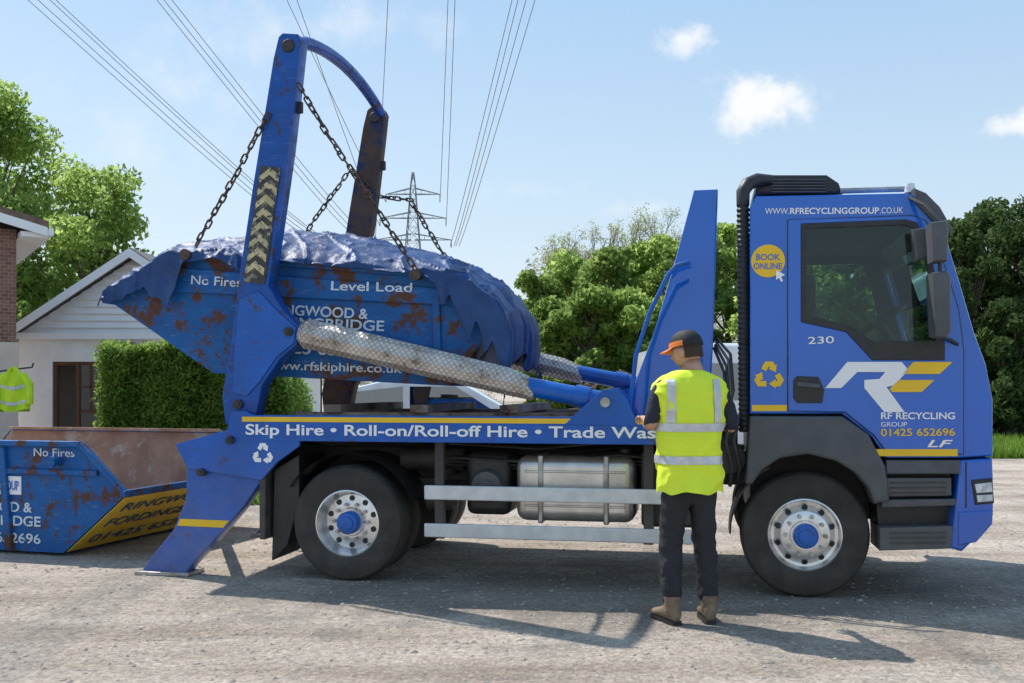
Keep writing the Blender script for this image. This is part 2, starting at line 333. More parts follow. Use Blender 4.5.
fine = ramp(nzn(26, 8, .78), [(.33,(.50,.49,.48)),(.5,(1,1,1)),(.68,(1.25,1.23,1.2))])
c1 = mixc(.85, base, fine, 'MULTIPLY')
for vs, lo in ((34, .64), (85, .70)):
    vor = n.new('ShaderNodeTexVoronoi'); vor.inputs['Scale'].default_value = vs; l.new(g.outputs['Position'], vor.inputs['Vector'])
    peb = ramp(vor.outputs['Color'], [(.15,(lo,lo,lo)),(.6,(1,1,1)),(.95,(1.24,1.22,1.2))])
    c1 = mixc(.55, c1, peb, 'MULTIPLY')
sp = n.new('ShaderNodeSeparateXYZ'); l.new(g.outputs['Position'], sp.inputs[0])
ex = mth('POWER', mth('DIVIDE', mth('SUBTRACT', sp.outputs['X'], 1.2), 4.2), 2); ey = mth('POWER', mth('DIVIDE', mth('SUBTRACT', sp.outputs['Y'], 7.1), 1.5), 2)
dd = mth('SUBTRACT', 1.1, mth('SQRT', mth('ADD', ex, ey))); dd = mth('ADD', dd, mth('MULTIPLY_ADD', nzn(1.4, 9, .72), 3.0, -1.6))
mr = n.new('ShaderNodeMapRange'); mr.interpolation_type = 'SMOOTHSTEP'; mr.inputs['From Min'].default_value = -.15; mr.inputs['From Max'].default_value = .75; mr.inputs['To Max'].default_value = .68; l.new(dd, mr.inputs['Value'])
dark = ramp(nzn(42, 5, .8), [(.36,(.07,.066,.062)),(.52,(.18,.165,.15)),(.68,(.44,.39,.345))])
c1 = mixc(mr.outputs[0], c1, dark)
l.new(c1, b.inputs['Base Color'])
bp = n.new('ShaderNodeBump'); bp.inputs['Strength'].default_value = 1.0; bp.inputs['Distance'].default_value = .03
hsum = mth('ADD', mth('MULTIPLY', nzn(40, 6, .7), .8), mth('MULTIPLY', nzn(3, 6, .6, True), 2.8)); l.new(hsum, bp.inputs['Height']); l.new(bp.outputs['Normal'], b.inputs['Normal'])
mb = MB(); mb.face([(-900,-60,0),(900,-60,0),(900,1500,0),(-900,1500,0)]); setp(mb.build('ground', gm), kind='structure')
N = 18000
x = np.random.uniform(-6, 6, N); y = 3.6+9*np.random.rand(N)**1.2
keep = np.abs(x) < y*.62; x, y = x[keep], y[keep]; N = len(x)
s = .003+.015*np.random.rand(N)**4; 
oct_ = np.array([(1,0,0),(0,1,0),(-1,0,0),(0,-1,0),(0,0,.6),(0,0,-.7)])
V = oct_[None]*s[:,None,None]*(.7+.6*np.random.rand(N,6,1)); V[:,:,0] *= 1.3; an = np.random.rand(N)*6.28
Vx = V[:,:,0]*np.cos(an)[:,None]-V[:,:,1]*np.sin(an)[:,None]; Vy = V[:,:,0]*np.sin(an)[:,None]+V[:,:,1]*np.cos(an)[:,None]
V = np.stack([Vx+x[:,None], Vy+y[:,None], V[:,:,2]+(s*.15)[:,None]], 2)
Ft = np.array([(0,1,4),(1,2,4),(2,3,4),(3,0,4),(1,0,5),(2,1,5),(3,2,5),(0,3,5)]); F = (Ft[None]+6*np.arange(N)[:,None,None])
M_stone = mat('stone', (.46,.40,.345), (.28,.25,.22), scale=9, rough=.9)
setp(numesh('gravel', V, F, M_stone, k=3, smooth=True), 'small loose grey and beige stones scattered over the dusty yard', 'gravel', kind='stuff')
def grass(name, label, n_, xr, yr, h):
    x = np.random.uniform(*xr, n_); y = np.random.uniform(*yr, n_); a = np.random.rand(n_)*6.28; hh = h*(.4+np.random.rand(n_))
    dx, dy = np.cos(a)*.035, np.sin(a)*.035; lx, ly = np.random.normal(size=n_)*.06, np.random.normal(size=n_)*.06
    z = np.zeros(n_); V = np.stack([np.stack([x-dx,y-dy,z],1), np.stack([x+dx,y+dy,z],1), np.stack([x+lx,y+ly,hh],1)], 1)
    return setp(numesh(name, V, np.arange(3*n_), M_grass, k=3), label, 'grass', kind='stuff')
grass('grass', 'green grass verge at the foot of the dark conifers on the right', 26000, (9.5,19), (20.5,29), .28)
grass('grass', 'rough green grass at the back of the yard below the woodland', 16000, (-4,14), (32,44), .4)
grass('grass', 'short weeds growing along the edge by the white building', 5000, (-11.5,-3), (12.4,13.6), .18)
# ================= TREES
def tree(name, label, x, y, h, rx, n_, size, lm, trunk=.22, low=.25, seed=0, group=None, nc=26, squash=1.0, lean=0, inner=.3):
    random.seed(seed); np.random.seed(seed)
    t = thing(name, label, 'tree', Matrix.Translation((x,y,0)), group)
    mb = MB(); top = h*.72
    mb.tube([(0,0,-.1),(lean*.1,0,h*.25),(lean*.3,.1,h*.5),(lean*.5,0,top)], [trunk,trunk*.8,trunk*.5,trunk*.15], 8)
    cen, rad = [], []
    for i in range(nc):
        z = low+(1-low)*((i+.5)/nc); a = random.random()*6.28
        prof = math.sin(math.pi*min(1,(.12+.88*(z-low)/(1-low))**.8))**.6 if z < .97 else .3
        q = rx*prof*random.uniform(.25,.95)
        c = Vector((math.cos(a)*q+lean*z*.5, math.sin(a)*q, z*h*.93)); r = rx*random.uniform(.12,.30)
        cen.append(c); rad.append((r, r, r*.7*squash))
        st = Vector((lean*z*.3,0,max(h*.18,(z-.18)*h*.75))); mb.tube([st, (st+c)/2+Vector((0,0,-.1)), c], [trunk*.3,trunk*.18,trunk*.06], 5)
    mb.build('trunk', M_bark, t); leaves('crown', cen, rad, n_, size, lm, t, inner=inner)
    return t
tree('broadleaf_tree', 'tall pale green tree cropped by the left edge above the brick house', -22.0,42, 14.8,4.7, 17000,.13,M_leafA, seed=1, nc=66)
tree('broadleaf_tree', 'broad pale green tree rising behind the white gabled building', -16.6,40, 10.8,4.2, 17000,.12,M_leafA, seed=2, nc=66, low=.15)
tree('broadleaf_tree', 'darker green tree between the brick house and the gabled building', -19.5,38, 9.0,3.6, 13000,.125,M_leafB, seed=3, low=.1, nc=50)
tree('broadleaf_tree', 'small round pale green tree just right of the gabled roof', -16.2,48, 8.4,2.8, 8000,.14,M_leafA, seed=4, nc=36)
k = 0
for px, top, Y, rx, lm, lab in [(535,266,52,2.6,M_leafB,'low green tree at the left end of the woodland beside the tarpaulin'),(572,248,54,3.2,M_leafA,'pale green tree in the woodland, second from the tarpaulin'),(612,240,50,3.3,M_leafB,'rounded mid green tree in the middle of the woodland'),(650,230,52,3.0,M_leafA,'bright green tree in the woodland left of the tall blue headboard'),(690,222,48,3.0,M_leafB,'green tree partly hidden by the tall blue headboard'),(728,214,50,2.8,M_leafA,'tall pale tree showing between headboard and cab'),(592,285,42,2.6,M_leafB,'low dark bushy tree in front of the woodland'),(640,290,42,2.8,M_leafA,'low spreading bush tree behind the timber pile'),(548,300,44,2.4,M_leafB,'low bushy tree behind the right end of the hanging skip'),(775,235,46,3,M_leafA,'pale tree standing behind the rear of the cab'),(815,240,42,3,M_leafA,'green tree seen through the left part of the cab window'),(862,235,42,2.8,M_leafB,'green tree seen through the middle of the cab window'),(905,235,42,3.2,M_leafA,'green tree seen through the right part of the cab window')]:
    h = HC+(YH-top)/FPX*Y; tree('woodland_tree', lab, (px-512)/FPX*Y, Y, h, rx, 10500, .14, lm, seed=20+k, low=.08, nc=50); k += 1
for px, top, Y, rx, lab in [(965,212,27,1.7,'dark conifer just right of the cab windscreen'),(1000,190,28,2.0,'tall dark conifer near the right edge of the photo'),(1040,186,27,2.0,'dark conifer cropped by the right edge'),(1010,300,25.5,1.5,'low dense dark evergreen in front of the tall conifers')]:
    h = HC+(YH-top)/FPX*Y; tree('conifer_tree', lab, (px-512)/FPX*Y, Y, h, rx, 20000, .07, M_leafC, seed=40+k, low=.03, nc=60, squash=1.3); k += 1
M_twig = mat('pale_twigs', (.24,.22,.19), (.30,.28,.24), rough=.9)
M_bud = leafmat('sparse_young_leaves', (.18,.20,.10), (.32,.34,.17), .5)
for i_, (px, top, Y, lab) in enumerate([(560,232,62,'half bare hazy tree on the skyline just right of the tarpaulin'),(598,224,64,'half bare tree on the skyline, second from the tarpaulin'),(632,212,62,'tallest half bare tree on the woodland skyline'),(664,212,64,'half bare tree on the skyline close to the blue headboard')]):
    random.seed(90+i_); np.random.seed(90+i_); h = HC+(YH-top)/FPX*Y
    t = thing('bare_tree', lab, 'tree', Matrix.Translation(((px-512)/FPX*Y, Y, 0))); mb = MB(); tips_ = []
    def grow(p, d, L, r, dep):
        q = p+d*L; mb.tube([p, (p+q)/2+Vector((random.uniform(-1,1),random.uniform(-1,1),0))*L*.06, q], [r, r*.8, r*.6], 4)
        if dep == 0: tips_.append(q); return
        for _ in range(3 if dep > 1 else 4):
            nd = (d+Vector((random.uniform(-1,1),random.uniform(-1,1),random.uniform(-.1,.7)))*.62).normalized(); grow(p.lerp(q, random.uniform(.55,1)), nd, L*random.uniform(.6,.8), r*.6, dep-1)
    grow(Vector((0,0,0)), Vector((0,0,1)), h*.36, .22, 5)
    zm = max(v.co.z for v in mb.bm.verts); bmesh.ops.scale(mb.bm, vec=(h/zm,h/zm,h/zm), verts=mb.bm.verts)
    mb.build('trunk', M_twig, t); tp_ = np.array([tuple(v*(h/zm)) for v in tips_]); ix = np.random.randint(0, len(tp_), 8000)
    leafquads('crown', tp_[ix]+np.random.normal(size=(8000,3))*.16, .055, M_bud, t)
cen = []; rad = []
random.seed(5); np.random.seed(5)
for i in range(170):
    px = random.uniform(-150,1250); Y = random.uniform(85,110); top = 232+10*math.sin(px*.05)+random.uniform(0,90) if 540 < px < 760 else 310+random.uniform(0,40)
    z = HC+(YH-top)/FPX*Y; cen.append(((px-512)/FPX*Y, Y, max(z-2.6,2.5))); rad.append((2.8,2.6,2.8))
    if z > 8: cen.append(((px-512)/FPX*Y, Y, z*.45)); rad.append((4,3,4))
wood = leaves('distant_woodland', cen, rad, 60000, .2, M_leafD, inner=.05, tail=0); setp(wood, 'hazy grey green woodland far behind the yard, still thinly leaved', 'woodland', kind='stuff')
# hedge
t = thing('clipped_hedge', 'clipped bright green hedge beside the white building, behind the hanging skip', 'hedge')
N = 75000; random.seed(8); np.random.seed(8)
X0, X1, Ya, Yb = -5.72, -3.08, 13.9, 15.1
def htop(x_): return 2.02-.10*np.clip((x_+4.6)/1.5,0,1)-.55*np.clip((x_+3.75)/.7,0,1)**1.5+.05*np.sin(x_*5)+.03*np.sin(x_*13)
x = np.random.uniform(X0,X1,N); sel = np.random.rand(N); hh = htop(x)
y = np.where(sel < .6, Ya+np.random.rand(N)**3*.2+.05*np.sin(x*7), np.random.uniform(Ya,Yb,N)); z = np.where(sel < .6, hh*np.random.rand(N), hh-np.random.rand(N)**3*.15)
side = sel > .88; x = np.where(side, np.where(np.random.rand(N) < .5, X0, X1)+np.random.normal(size=N)*.04, x); z = np.where(side, htop(x)*np.random.rand(N), z)
p = np.stack([x,y,z],1)+np.random.normal(size=(N,3))*.04+ (np.random.rand(N,1) > .985)*np.random.normal(size=(N,3))*.06
leafquads('foliage', p, .027, M_leafH, t)
mb = MB(); 
for i in range(12):
    xa = X0+.1+(X1-X0-.2)*i/12; xb = X0+.1+(X1-X0-.2)*(i+1)/12; hzv = float(htop(np.array((xa+xb)/2)))-.12; mb.box(xa,xb-.002,Ya+.16,Yb-.1,0,hzv)
mb.build('stems', mat('inner_twigs', (.03,.045,.012), (.05,.055,.025), scale=20, rough=1), t)
# ================= BUILDINGS
M_render = mat('white_render', (.80,.80,.79), (.73,.73,.72), scale=3, rough=.8, bump=.05)
M_board = mat('white_weatherboard', (.82,.83,.84), (.76,.78,.8), scale=2, rough=.5)
M_slate = mat('grey_roof', (.16,.15,.15), (.1,.1,.1), scale=6, rough=.8, bump=.2, bscale=12)
M_brown = mat('brown_frame', (.13,.06,.03), (.1,.045,.025), rough=.45)
M_cream = mat('cream_render', (.66,.53,.46), (.6,.48,.42), rough=.85)
M_dark = mat('dark_interior', (.03,.03,.03), rough=.8)
M_lining = mat('grey_cab_lining', (.05,.05,.055), rough=.8)
t = thing('gabled_building', 'white single storey building with weatherboard gable and brown framed opening', 'building')
XA, XL, XR, YB, ZE, ZA = -8.28, -10.85, -5.7, 22.0, 2.62, 4.30
mb = MB(); mb.box(XL,-10.12,YB,YB+.25,0,ZE).box(-8.98,XR,YB,YB+.25,0,ZE).box(-10.12,-8.98,YB,YB+.25,2.03,ZE).box(XL,XL+.25,YB+.25,YB+8,0,ZE).box(XR-.25,XR,YB+.25,YB+8,0,ZE).box(XL,XR,YB+7.75,YB+8,0,ZE)
mb.build('wall', M_render, t)
mb = MB(); nb = 11
for i in range(nb):
    z0 = ZE+(ZA-ZE)*i/nb; z1 = ZE+(ZA-ZE)*(i+1)/nb; f0 = 1-i/nb; f1 = 1-(i+1)/nb
    mb.prism([(XA+(XL-XA)*f0,YB-.075,z0),(XA+(XR-XA)*f0,YB-.075,z0),(XA+(XR-XA)*f1,YB-.015,z1+.005),(XA+(XL-XA)*f1-.001,YB-.015,z1+.005)], (0,.1,0))
mb.build('gable', M_board, t, smooth=False)
mb = MB(); sl = (ZA-ZE)/(XA-XL)
for sgn, XE in ((-1, XL-.35), (1, XR+.35)):
    ze = ZE-.35*sl; mb.prism([(XE,YB-.35,ze+.03),(XA,YB-.35,ZA+.06),(XA,YB-.35,ZA+.2),(XE,YB-.35,ze+.15)], (0,8.6,0))
mb.build('roof', M_slate, t)
mb = MB()
for XE in (XL-.38, XR+.38):
    ze = ZE-.38*sl; mb.prism([(XE,YB-.40,ze-.05),(XA,YB-.40,ZA-.02),(XA,YB-.40,ZA+.17),(XE,YB-.40,ze+.14)], (0,.045,0))
mb.box(XL-.1,XR+.1,YB-.12,YB-.08,ZE-.1,ZE+.04); mb.build('barge_board', M_board, t)
fr = MB().box(-10.12,-10.04,YB+.05,YB+.15,0,2.03).box(-9.06,-8.98,YB+.05,YB+.15,0,2.03).box(-10.04,-9.06,YB+.05,YB+.15,1.95,2.03).box(-9.62,-9.54,YB+.05,YB+.15,0,1.95).box(-9.54,-9.06,YB+.06,YB+.14,.9,.97).box(-9.54,-9.06,YB+.06,YB+.14,1.45,1.5).box(-9.32,-9.28,YB+.06,YB+.14,.97,1.95).build('glazed_door', M_brown, t)
MB().box(-9.53,-9.07,YB+.09,YB+.1,0.0,1.95).build('pane', M_darkglass, fr)
MB().box(XL+.3,XR-.3,YB+1.2,YB+1.25,0,2.5).build('inner_wall', M_cream, t)
MB().box(-8.4,-8.2,YB-.2,YB-.01,2.25,2.36).cyl((-8.3,YB-.1,2.36),(-8.3,YB-.1,2.45),.05).build('wall_lamp', M_black, t, bevel=.01)
bm_ = bpy.data.materials.new('red_brick'); bm_.use_nodes = True; nn, ll = bm_.node_tree.nodes, bm_.node_tree.links
tcn = nn.new('ShaderNodeTexCoord'); sx = nn.new('ShaderNodeSeparateXYZ'); ll.new(tcn.outputs['Object'], sx.inputs[0]); ad = nn.new('ShaderNodeMath'); ad.operation = 'ADD'; ll.new(sx.outputs['X'], ad.inputs[0]); ll.new(sx.outputs['Y'], ad.inputs[1])
cb = nn.new('ShaderNodeCombineXYZ'); ll.new(ad.outputs[0], cb.inputs['X']); ll.new(sx.outputs['Z'], cb.inputs['Y'])
br = nn.new('ShaderNodeTexBrick'); br.inputs['Scale'].default_value = 4.4; br.inputs['Color1'].default_value = (.26,.13,.095,1); br.inputs['Color2'].default_value = (.17,.08,.06,1); br.inputs['Mortar'].default_value = (.3,.26,.22,1); br.inputs['Mortar Size'].default_value = .015
ll.new(cb.outputs[0], br.inputs['Vector']); ll.new(br.outputs['Color'], nn['Principled BSDF'].inputs['Base Color']); nn['Principled BSDF'].inputs['Roughness'].default_value = .9
t = thing('brick_house', 'brick house with cream lower wall cropped by the left edge', 'house', Matrix.Translation((-7.93,16,0)) @ Matrix.Rotation(R(33), 4, 'Z'))
MB().box(-6,0,0,6,2.18,3.98).build('brick_wall', bm_, t)
MB().box(-6,.03,-.03,5.97,0,2.18).build('rendered_wall', M_cream, t, bevel=.01)
MB().prism([(.42,-.4,3.97),(-6,-.4,5.6),(-6,-.4,5.75),(.42,-.4,4.1)], (0,6.6,0)).build('roof', mat('roof_tiles', (.2,.13,.10), (.13,.09,.07), scale=14, rough=.9, bump=.5, bscale=16), t)
MB().box(.02,.40,-.35,6.1,3.84,3.92).box(.41,.49,-.4,6.1,3.88,3.99).prism([(.40,-.42,3.86),(-6,-.42,5.45),(-6,-.42,5.62),(.40,-.42,4.0)],(0,.03,0)).build('soffit', M_board, t)
M_hv = mat('hi_vis_fabric', (.62,.85,.02), (.5,.72,.02), scale=6, rough=.7, bump=.25, bscale=12)
M_refl = mat('reflective_tape', (.62,.64,.66), (.5,.52,.54), scale=20, rough=.35, metal=.2)
mb = MB(); mb.tube([(-7.97,15.9,1.45),(-7.6,14.6,1.68),(-6.72,14.0,1.74),(-6.70,14.0,1.80)], .012, 8); mb.box(-8.05,-7.9,15.85,15.93,1.35,1.55); setp(mb.build('wall_bracket', M_black), 'thin dark rod bracket fixed to the brick house holding a coat', 'bracket')
t = thing('safety_coat', 'lime yellow hi-vis coat hanging from the bracket at the left edge', 'coat')
rings = []
for i in range(12):
    f = i/11; z = 1.735-.6*f; wv = .03+.17*min(1,f*2.6)+.02*f; rings.append([(-6.97+math.cos(a)*(wv+.02*math.sin(a*4+f*3)), 14.0+math.sin(a)*(.07+.03*math.sin(a*5+f*5)), z-.02*math.sin(a*3)) for a in [2*math.pi*q/28 for q in range(28)]])
MB().loft(rings).build('body', M_hv, t)
for i in (5, 9):
    rings2 = [[(p[0]*1.0+( -6.97-p[0])*-.04, p[1]+(p[1]-14)*.06, p[2]+dz) for p in rings[i]] for dz in (-.025,.025)]
    MB().loft(rings2, cap=False).build('reflective_band', M_refl, t)
for s_ in (-1, 1): MB().tube([(-6.97+s_*.12,14,1.64),(-6.97+s_*.22,13.98,1.5),(-6.97+s_*.23,13.97,1.22)], [.05,.06,.05], 10).build('sleeve', M_hv, t)
# ================= PYLON and lines
M_pyl = mat('galvanised_steel', (.22,.24,.26), (.18,.2,.22), rough=.6, metal=.2)
PY = 230.0; PX = (413-512)/FPX*PY
t = thing('electricity_pylon', 'grey lattice electricity pylon standing far behind the blue far arm', 'pylon', Matrix.Translation((PX,PY,0)))
mb = MB(); H = 51.0; rr = .16
def hw(z): return 4.2*(1-z/H)**1.1+.35 if z < H else .2
lv = [0,7,14,20,26,31,35,38.5,42,45,48,H]
for a, b2 in zip(lv, lv[1:]):
    for q in range(4):
        c0 = [(1,1),(1,-1),(-1,-1),(-1,1)][q]; c1_ = [(1,1),(1,-1),(-1,-1),(-1,1)][(q+1)%4]
        A = (c0[0]*hw(a),c0[1]*hw(a),a); B = (c0[0]*hw(b2),c0[1]*hw(b2),b2); A2 = (c1_[0]*hw(a),c1_[1]*hw(a),a); B2 = (c1_[0]*hw(b2),c1_[1]*hw(b2),b2)
        mb.bar(A,B,rr,rr); mb.bar(A,B2,rr*.6,rr*.6); mb.bar(A2,B,rr*.6,rr*.6); mb.bar(B,B2,rr*.6,rr*.6)
mb.build('lattice_tower', M_pyl, t, smooth=False)
tips = []
for z, L in ((46,6.2),(40.5,7.6),(35.5,8.8)):
    mb = MB()
    for sg in (-1,1):
        for yy in (-.6,.6): mb.bar((sg*.4,yy,z+1.4),(sg*L,0,z),.15,.15); mb.bar((sg*.4,yy,z),(sg*L,0,z),.15,.15)
        for f in (.3,.6): mb.bar((sg*L*f,0,z),(sg*L*f,0,z+1.4*(1-f)),.1,.1)
        mb.cyl((sg*L,0,z),(sg*L,0,z-1.8),.12); tips.append((PX+sg*L,PY,z-1.8))
    mb.build('cross_arm', M_pyl, t, smooth=False)
M_wire = mat('cable_aluminium', (.14,.15,.17), rough=.6)
def wire(p_top, end, lab, grp, Y0=40, sag=.6):
    A = W(p_top[0], p_top[1], Y0); B = Vector(end); pts = []
    for i in range(-6, 41):
        f = i/40; p = A+(B-A)*f; p.z += (4*sag*f*(f-1)) ; pts.append(p)
    rad = [max(.014, .00036*max(p.y,20)) for p in pts]
    setp(MB().tube(pts, rad, 5).build('power_line', M_wire), lab, 'power line', grp)
for px_, e in [(28,(300,232)),(38,(306,232)),(50,(312,232)),(56,(318,234))]: wire((px_,0), W(*e,230), 'thin overhead power cable slanting across the top left corner of the sky', 'left bundle of power cables')
for px_, e in [(157,(350,232)),(164,(356,232)),(172,(362,232))]: wire((px_,0), W(*e,230), 'thin overhead power cable passing behind the near lifting arm', 'bundle of power cables behind the near arm')
for px_, e in [(287,tips[0]),(297,tips[2])]: wire((px_,0), e, 'thin overhead power cable dropping behind the curved crossbar to the pylon', 'cables behind the crossbar')
wire((388,0), tips[4], 'single thin power cable running down to the left side of the pylon', None)
for px_, e in [(448,tips[1]),(455,tips[3])]: wire((px_,0), e, 'steep thin power cable right of the pylon, left of the wide bundle', 'steep pair of power cables')
for px_, e in [(512,(450,246)),(518,(454,246)),(526,(456,246)),(535,(459,246))]: wire((px_,0), W(*e,230), 'overhead power cable in the steep bundle over the middle of the sky', 'central bundle of power cables')
# ================= BACKGROUND VEHICLES, timber
M_carw = mat('white_car_paint', (.78,.79,.81), rough=.25, coat=.6)
def bgwheel(x, y, z, r, parent, side=-1):
    w_ = MB().lathe([(r*.62,.0),(r*.7,-.02*1),(r*.95,0),(r,.03),(r,.17),(r*.6,.19)], (x,y,z), 28).build('wheel', M_tyre, parent); MB().lathe([(r*.62,.0),(r*.5,.03),(r*.2,.01),(.01,.0)], (x,y-.003,z), 20).build('rim', M_rim, w_)
t = thing('parked_car', 'white car parked behind the lorry deck, seen under the hanging skip', 'car', Matrix.Translation((-2.95,14.2,0)))
prof = [(0,.35),(0,.85),(.1,1.02),(.35,1.08),(.65,1.45),(1.1,1.55),(2.2,1.55),(2.9,1.15),(3.9,.98),(4.2,.8),(4.25,.35)]
bo = plate('body', [prof], 0, 1.75, M_carw, t, bev=.05)
for lp in ([(.55,1.1),(.75,1.4),(1.4,1.47),(1.4,1.1)],[(1.5,1.1),(1.5,1.47),(2.15,1.47),(2.7,1.12)]): plate('side_window', [lp], -.006, .01, M_darkglass, t)
MB().box(-.02,.1,-.01,.2,.85,1.0).build('tail_light', M_red, t, bevel=.01)
bgwheel(.8,-.02,.32,.32,t); bgwheel(3.4,-.02,.32,.32,t)
t = thing('parked_van', 'white van parked behind the lorry, glimpsed between headboard and cab', 'van', Matrix.Translation((2.55,16.2,0)))
MB().box(0,1.85,0,4.6,.35,2.18).build('body', M_carw, t, bevel=.09)
for xa in (.15,.97): MB().box(xa,xa+.73,-.008,.02,1.25,1.85).build('rear_window', M_darkglass, t)
for xx in (.03,1.72): MB().box(xx,xx+.1,-.012,.03,.85,1.3).build('tail_light', M_red, t)
MB().box(-.02,1.87,-.06,.1,.35,.5).build('bumper', M_black, t, bevel=.02)
for xx in (.05,1.6): MB().cyl((xx,.9,.33),(xx+.2,.9,.33),.33,seg=24).build('wheel', M_tyre, t)
M_wood = mat('weathered_timber', (.3,.22,.15), (.18,.14,.1), scale=6, rough=.9)
mb = MB(); random.seed(3)
for i in range(110):
    c = Vector((random.uniform(2.2,6.0), random.uniform(33,34.5), random.uniform(.1,2.1))); d = Vector((random.uniform(-1,1),random.uniform(-.4,.4),random.uniform(-.35,.5)))*random.uniform(.2,.6); mb.bar(c-d,c+d,.07,.05)
setp(mb.build('timber_pile', M_wood, smooth=False), 'heap of weathered planks and branches at the far edge of the yard', 'timber pile')
mb = MB()
for i in range(14): mb.box(12+i*1.0-.06,12+i*1.0+.06,29.5,29.62,0,1.15)
for z in (.35,.7,1.05): mb.box(11.9,25.1,29.44,29.49,z-.07,z+.07)
setp(mb.build('wooden_fence', M_wood, smooth=False), 'low brown wooden rail fence below the conifers on the right', 'fence')
# ================= TRUCK
TR = thing('skip_lorry', 'blue skip loader lorry with yellow stripes, lifting arms and white side rails', 'lorry', MT)
cab_side = P([(750,414),(750,206),(757,196),(905,193),(922,197),(934,212),(947,240),(962,290),(975,335),(986,364),(993,400),(993,456),(960,458),(886,458),(872,437),(842,414)])
hole = P([(806,229),(903,225),(913,228),(925,262),(934,300),(937,333),(935,341),(872,341),(850,326),(806,316)])
hole_o = P([(801,224),(905,220),(917,223),(931,260),(941,300),(944,336),(944,360),(872,360),(846,332),(801,322)])
cab = plate('cab', [cab_side, hole_o], 0, .045, M_cab, TR, bev=.012)
plate('cab_side', [cab_side, hole_o], 2.155, 2.2, M_cab, cab, bev=.012)
plate('cab_lining', [P([(756,414),(756,206),(762,202),(905,199),(918,203),(930,216),(942,244),(956,292),(969,337),(980,366),(986,400),(986,450),(886,452),(872,432),(842,410)]), hole], 2.13, 2.15, M_lining, cab)
o_ = P([(750,414),(750,206),(757,196),(905,193),(922,197),(934,212)])
f_ = P([(975,335),(986,364),(993,400),(993,456)])
mb = MB()
for pl in (o_, f_):
    for a, b2 in zip(pl, pl[1:]): mb.face([(a[0],.03,a[1]-.0),(b2[0],.03,b2[1]),(b2[0],2.17,b2[1]),(a[0],2.17,a[1])])
mb.build('cab_shell', M_cab, cab)
ws = P([(934,212),(947,240),(962,290),(975,335)]); mb = MB()
for a, b2 in zip(ws, ws[1:]): mb.face([(a[0],.04,a[1]),(b2[0],.04,b2[1]),(b2[0],2.16,b2[1]),(a[0],2.16,a[1])])
mb.build('windscreen', M_glass, cab)
MB().box(-.36,1.15,.05,2.12,1.20,1.24).box(-.34,-.30,.05,2.12,1.24,2.62).box(-.3,.78,.05,2.12,2.60,2.63).box(.66,1.15,.3,2.1,1.24,1.72).build('cab_interior', M_lining, cab)
M_seat = mat('grey_seat_fabric', (.06,.065,.075), (.09,.09,.1), scale=30, rough=.9)
for yy in (.28,1.45):
    MB().box(-.02,.48,yy,yy+.5,1.24,1.68).box(-.08,.10,yy,yy+.5,1.6,2.26).box(-.06,.05,yy+.12,yy+.38,2.27,2.48).build('seat', M_seat, cab, bevel=.05)
wc = Vector((.56,.55,1.93)); ax = Vector((-.55,0,.84)).normalized(); u1 = Vector((0,1,0)); u2 = ax.cross(u1)
mb = MB().tube([wc+(u1*math.cos(a)+u2*math.sin(a))*.21 for a in [2*math.pi*i/28 for i in range(28)]], .018, 8, closed=True); mb.tube([wc-u1*.20, wc+u1*.20], .015, 6); mb.tube([wc, wc-ax*.3], .03, 8); mb.build('steering_wheel', M_black, cab)
door = P([(788,220),(912,216),(925,221),(945,268),(958,310),(963,350),(963,454),(888,454),(874,435),(845,412),(788,411)])
dr = plate('door', [door, hole_o], -.012, .006, M_cab, TR, bev=.005)
plate('door_window_frame', [hole_o, hole], -.017, .008, M_black, dr, bev=.003)
plate('door_window', [P([(804,227),(905,223),(915,226),(927,262),(936,300),(939,335),(937,343),(870,343),(848,328),(804,318)])], -.004, .0, M_glass, dr)
plate('far_window', [hole], 2.17, 2.175, M_glass, cab)
MB().tube([(a,-.004,b2) for a, b2 in door], .006, 6, closed=True).build('door_seal', M_black, dr)
plate('door_handle', [P([(793,380),(797,376),(818,377),(824,390),(822,403),(797,403),(793,398)])], -.022, .0, M_black, dr, bev=.006)
MB().bar(T3(797,384,-.028),T3(820,386,-.028),.02,.03).build('handle_bar', M_grey, dr, bevel=.004)
plate('wheel_arch', [P([(750,416),(842,416),(868,434),(885,466),(889,500),(874,504),(868,488),(855,473),(836,461),(808,454),(780,458),(762,470),(752,484),(746,484)])], -.03, .35, M_grey, TR, bev=.02)
st = plate('step_panel', [P([(886,462),(956,462),(954,505),(958,550),(884,552),(880,505)])], .14, .5, M_black, TR)
plate('step_surround', [P([(886,460),(960,460),(960,474),(886,474)])], -.012, .3, M_grey, TR, bev=.01)
for a in (P([(884,478),(952,478),(952,496),(884,497)]), P([(880,528),(960,526),(962,540),(955,549),(880,551)]), P([(882,500),(957,499),(957,506),(882,508)])): plate('step', [a], .01, .4, M_grey, TR, bev=.008)
for py in (483,488,493,533,538,543): MB().bar(T3(890,py,.004),T3(946,py-.5,.004),.006,.008).build('tread_strip', M_frame, TR)
bp_ = plate('bumper', [P([(960,460),(993,458),(994,480),(994,508),(992,520),(975,540),(962,552),(950,548),(956,500)])], .0, 2.2, M_cab, TR, bev=.02)
plate('lower_bumper', [P([(958,512),(993,510),(992,524),(976,542),(958,545)])], -.012, 2.21, M_cab, bp_, bev=.008)
hl = plate('headlight', [P([(971,480),(992,478),(994,503),(975,505)])], -.012, .3, M_black, bp_, bev=.008)
plate('lamp_lens', [P([(974,484),(991,482),(992,492),(976,493)])], -.018, -.008, M_lamp, hl, bev=.004)
plate('indicator', [P([(976,495),(992,494),(992,501),(977,502)])], -.018, -.008, M_lamp, hl, bev=.003)
MB().tube([T3(966,462,-.002),T3(966,508,-.002)],.004,6).build('panel_gap', M_black, bp_)
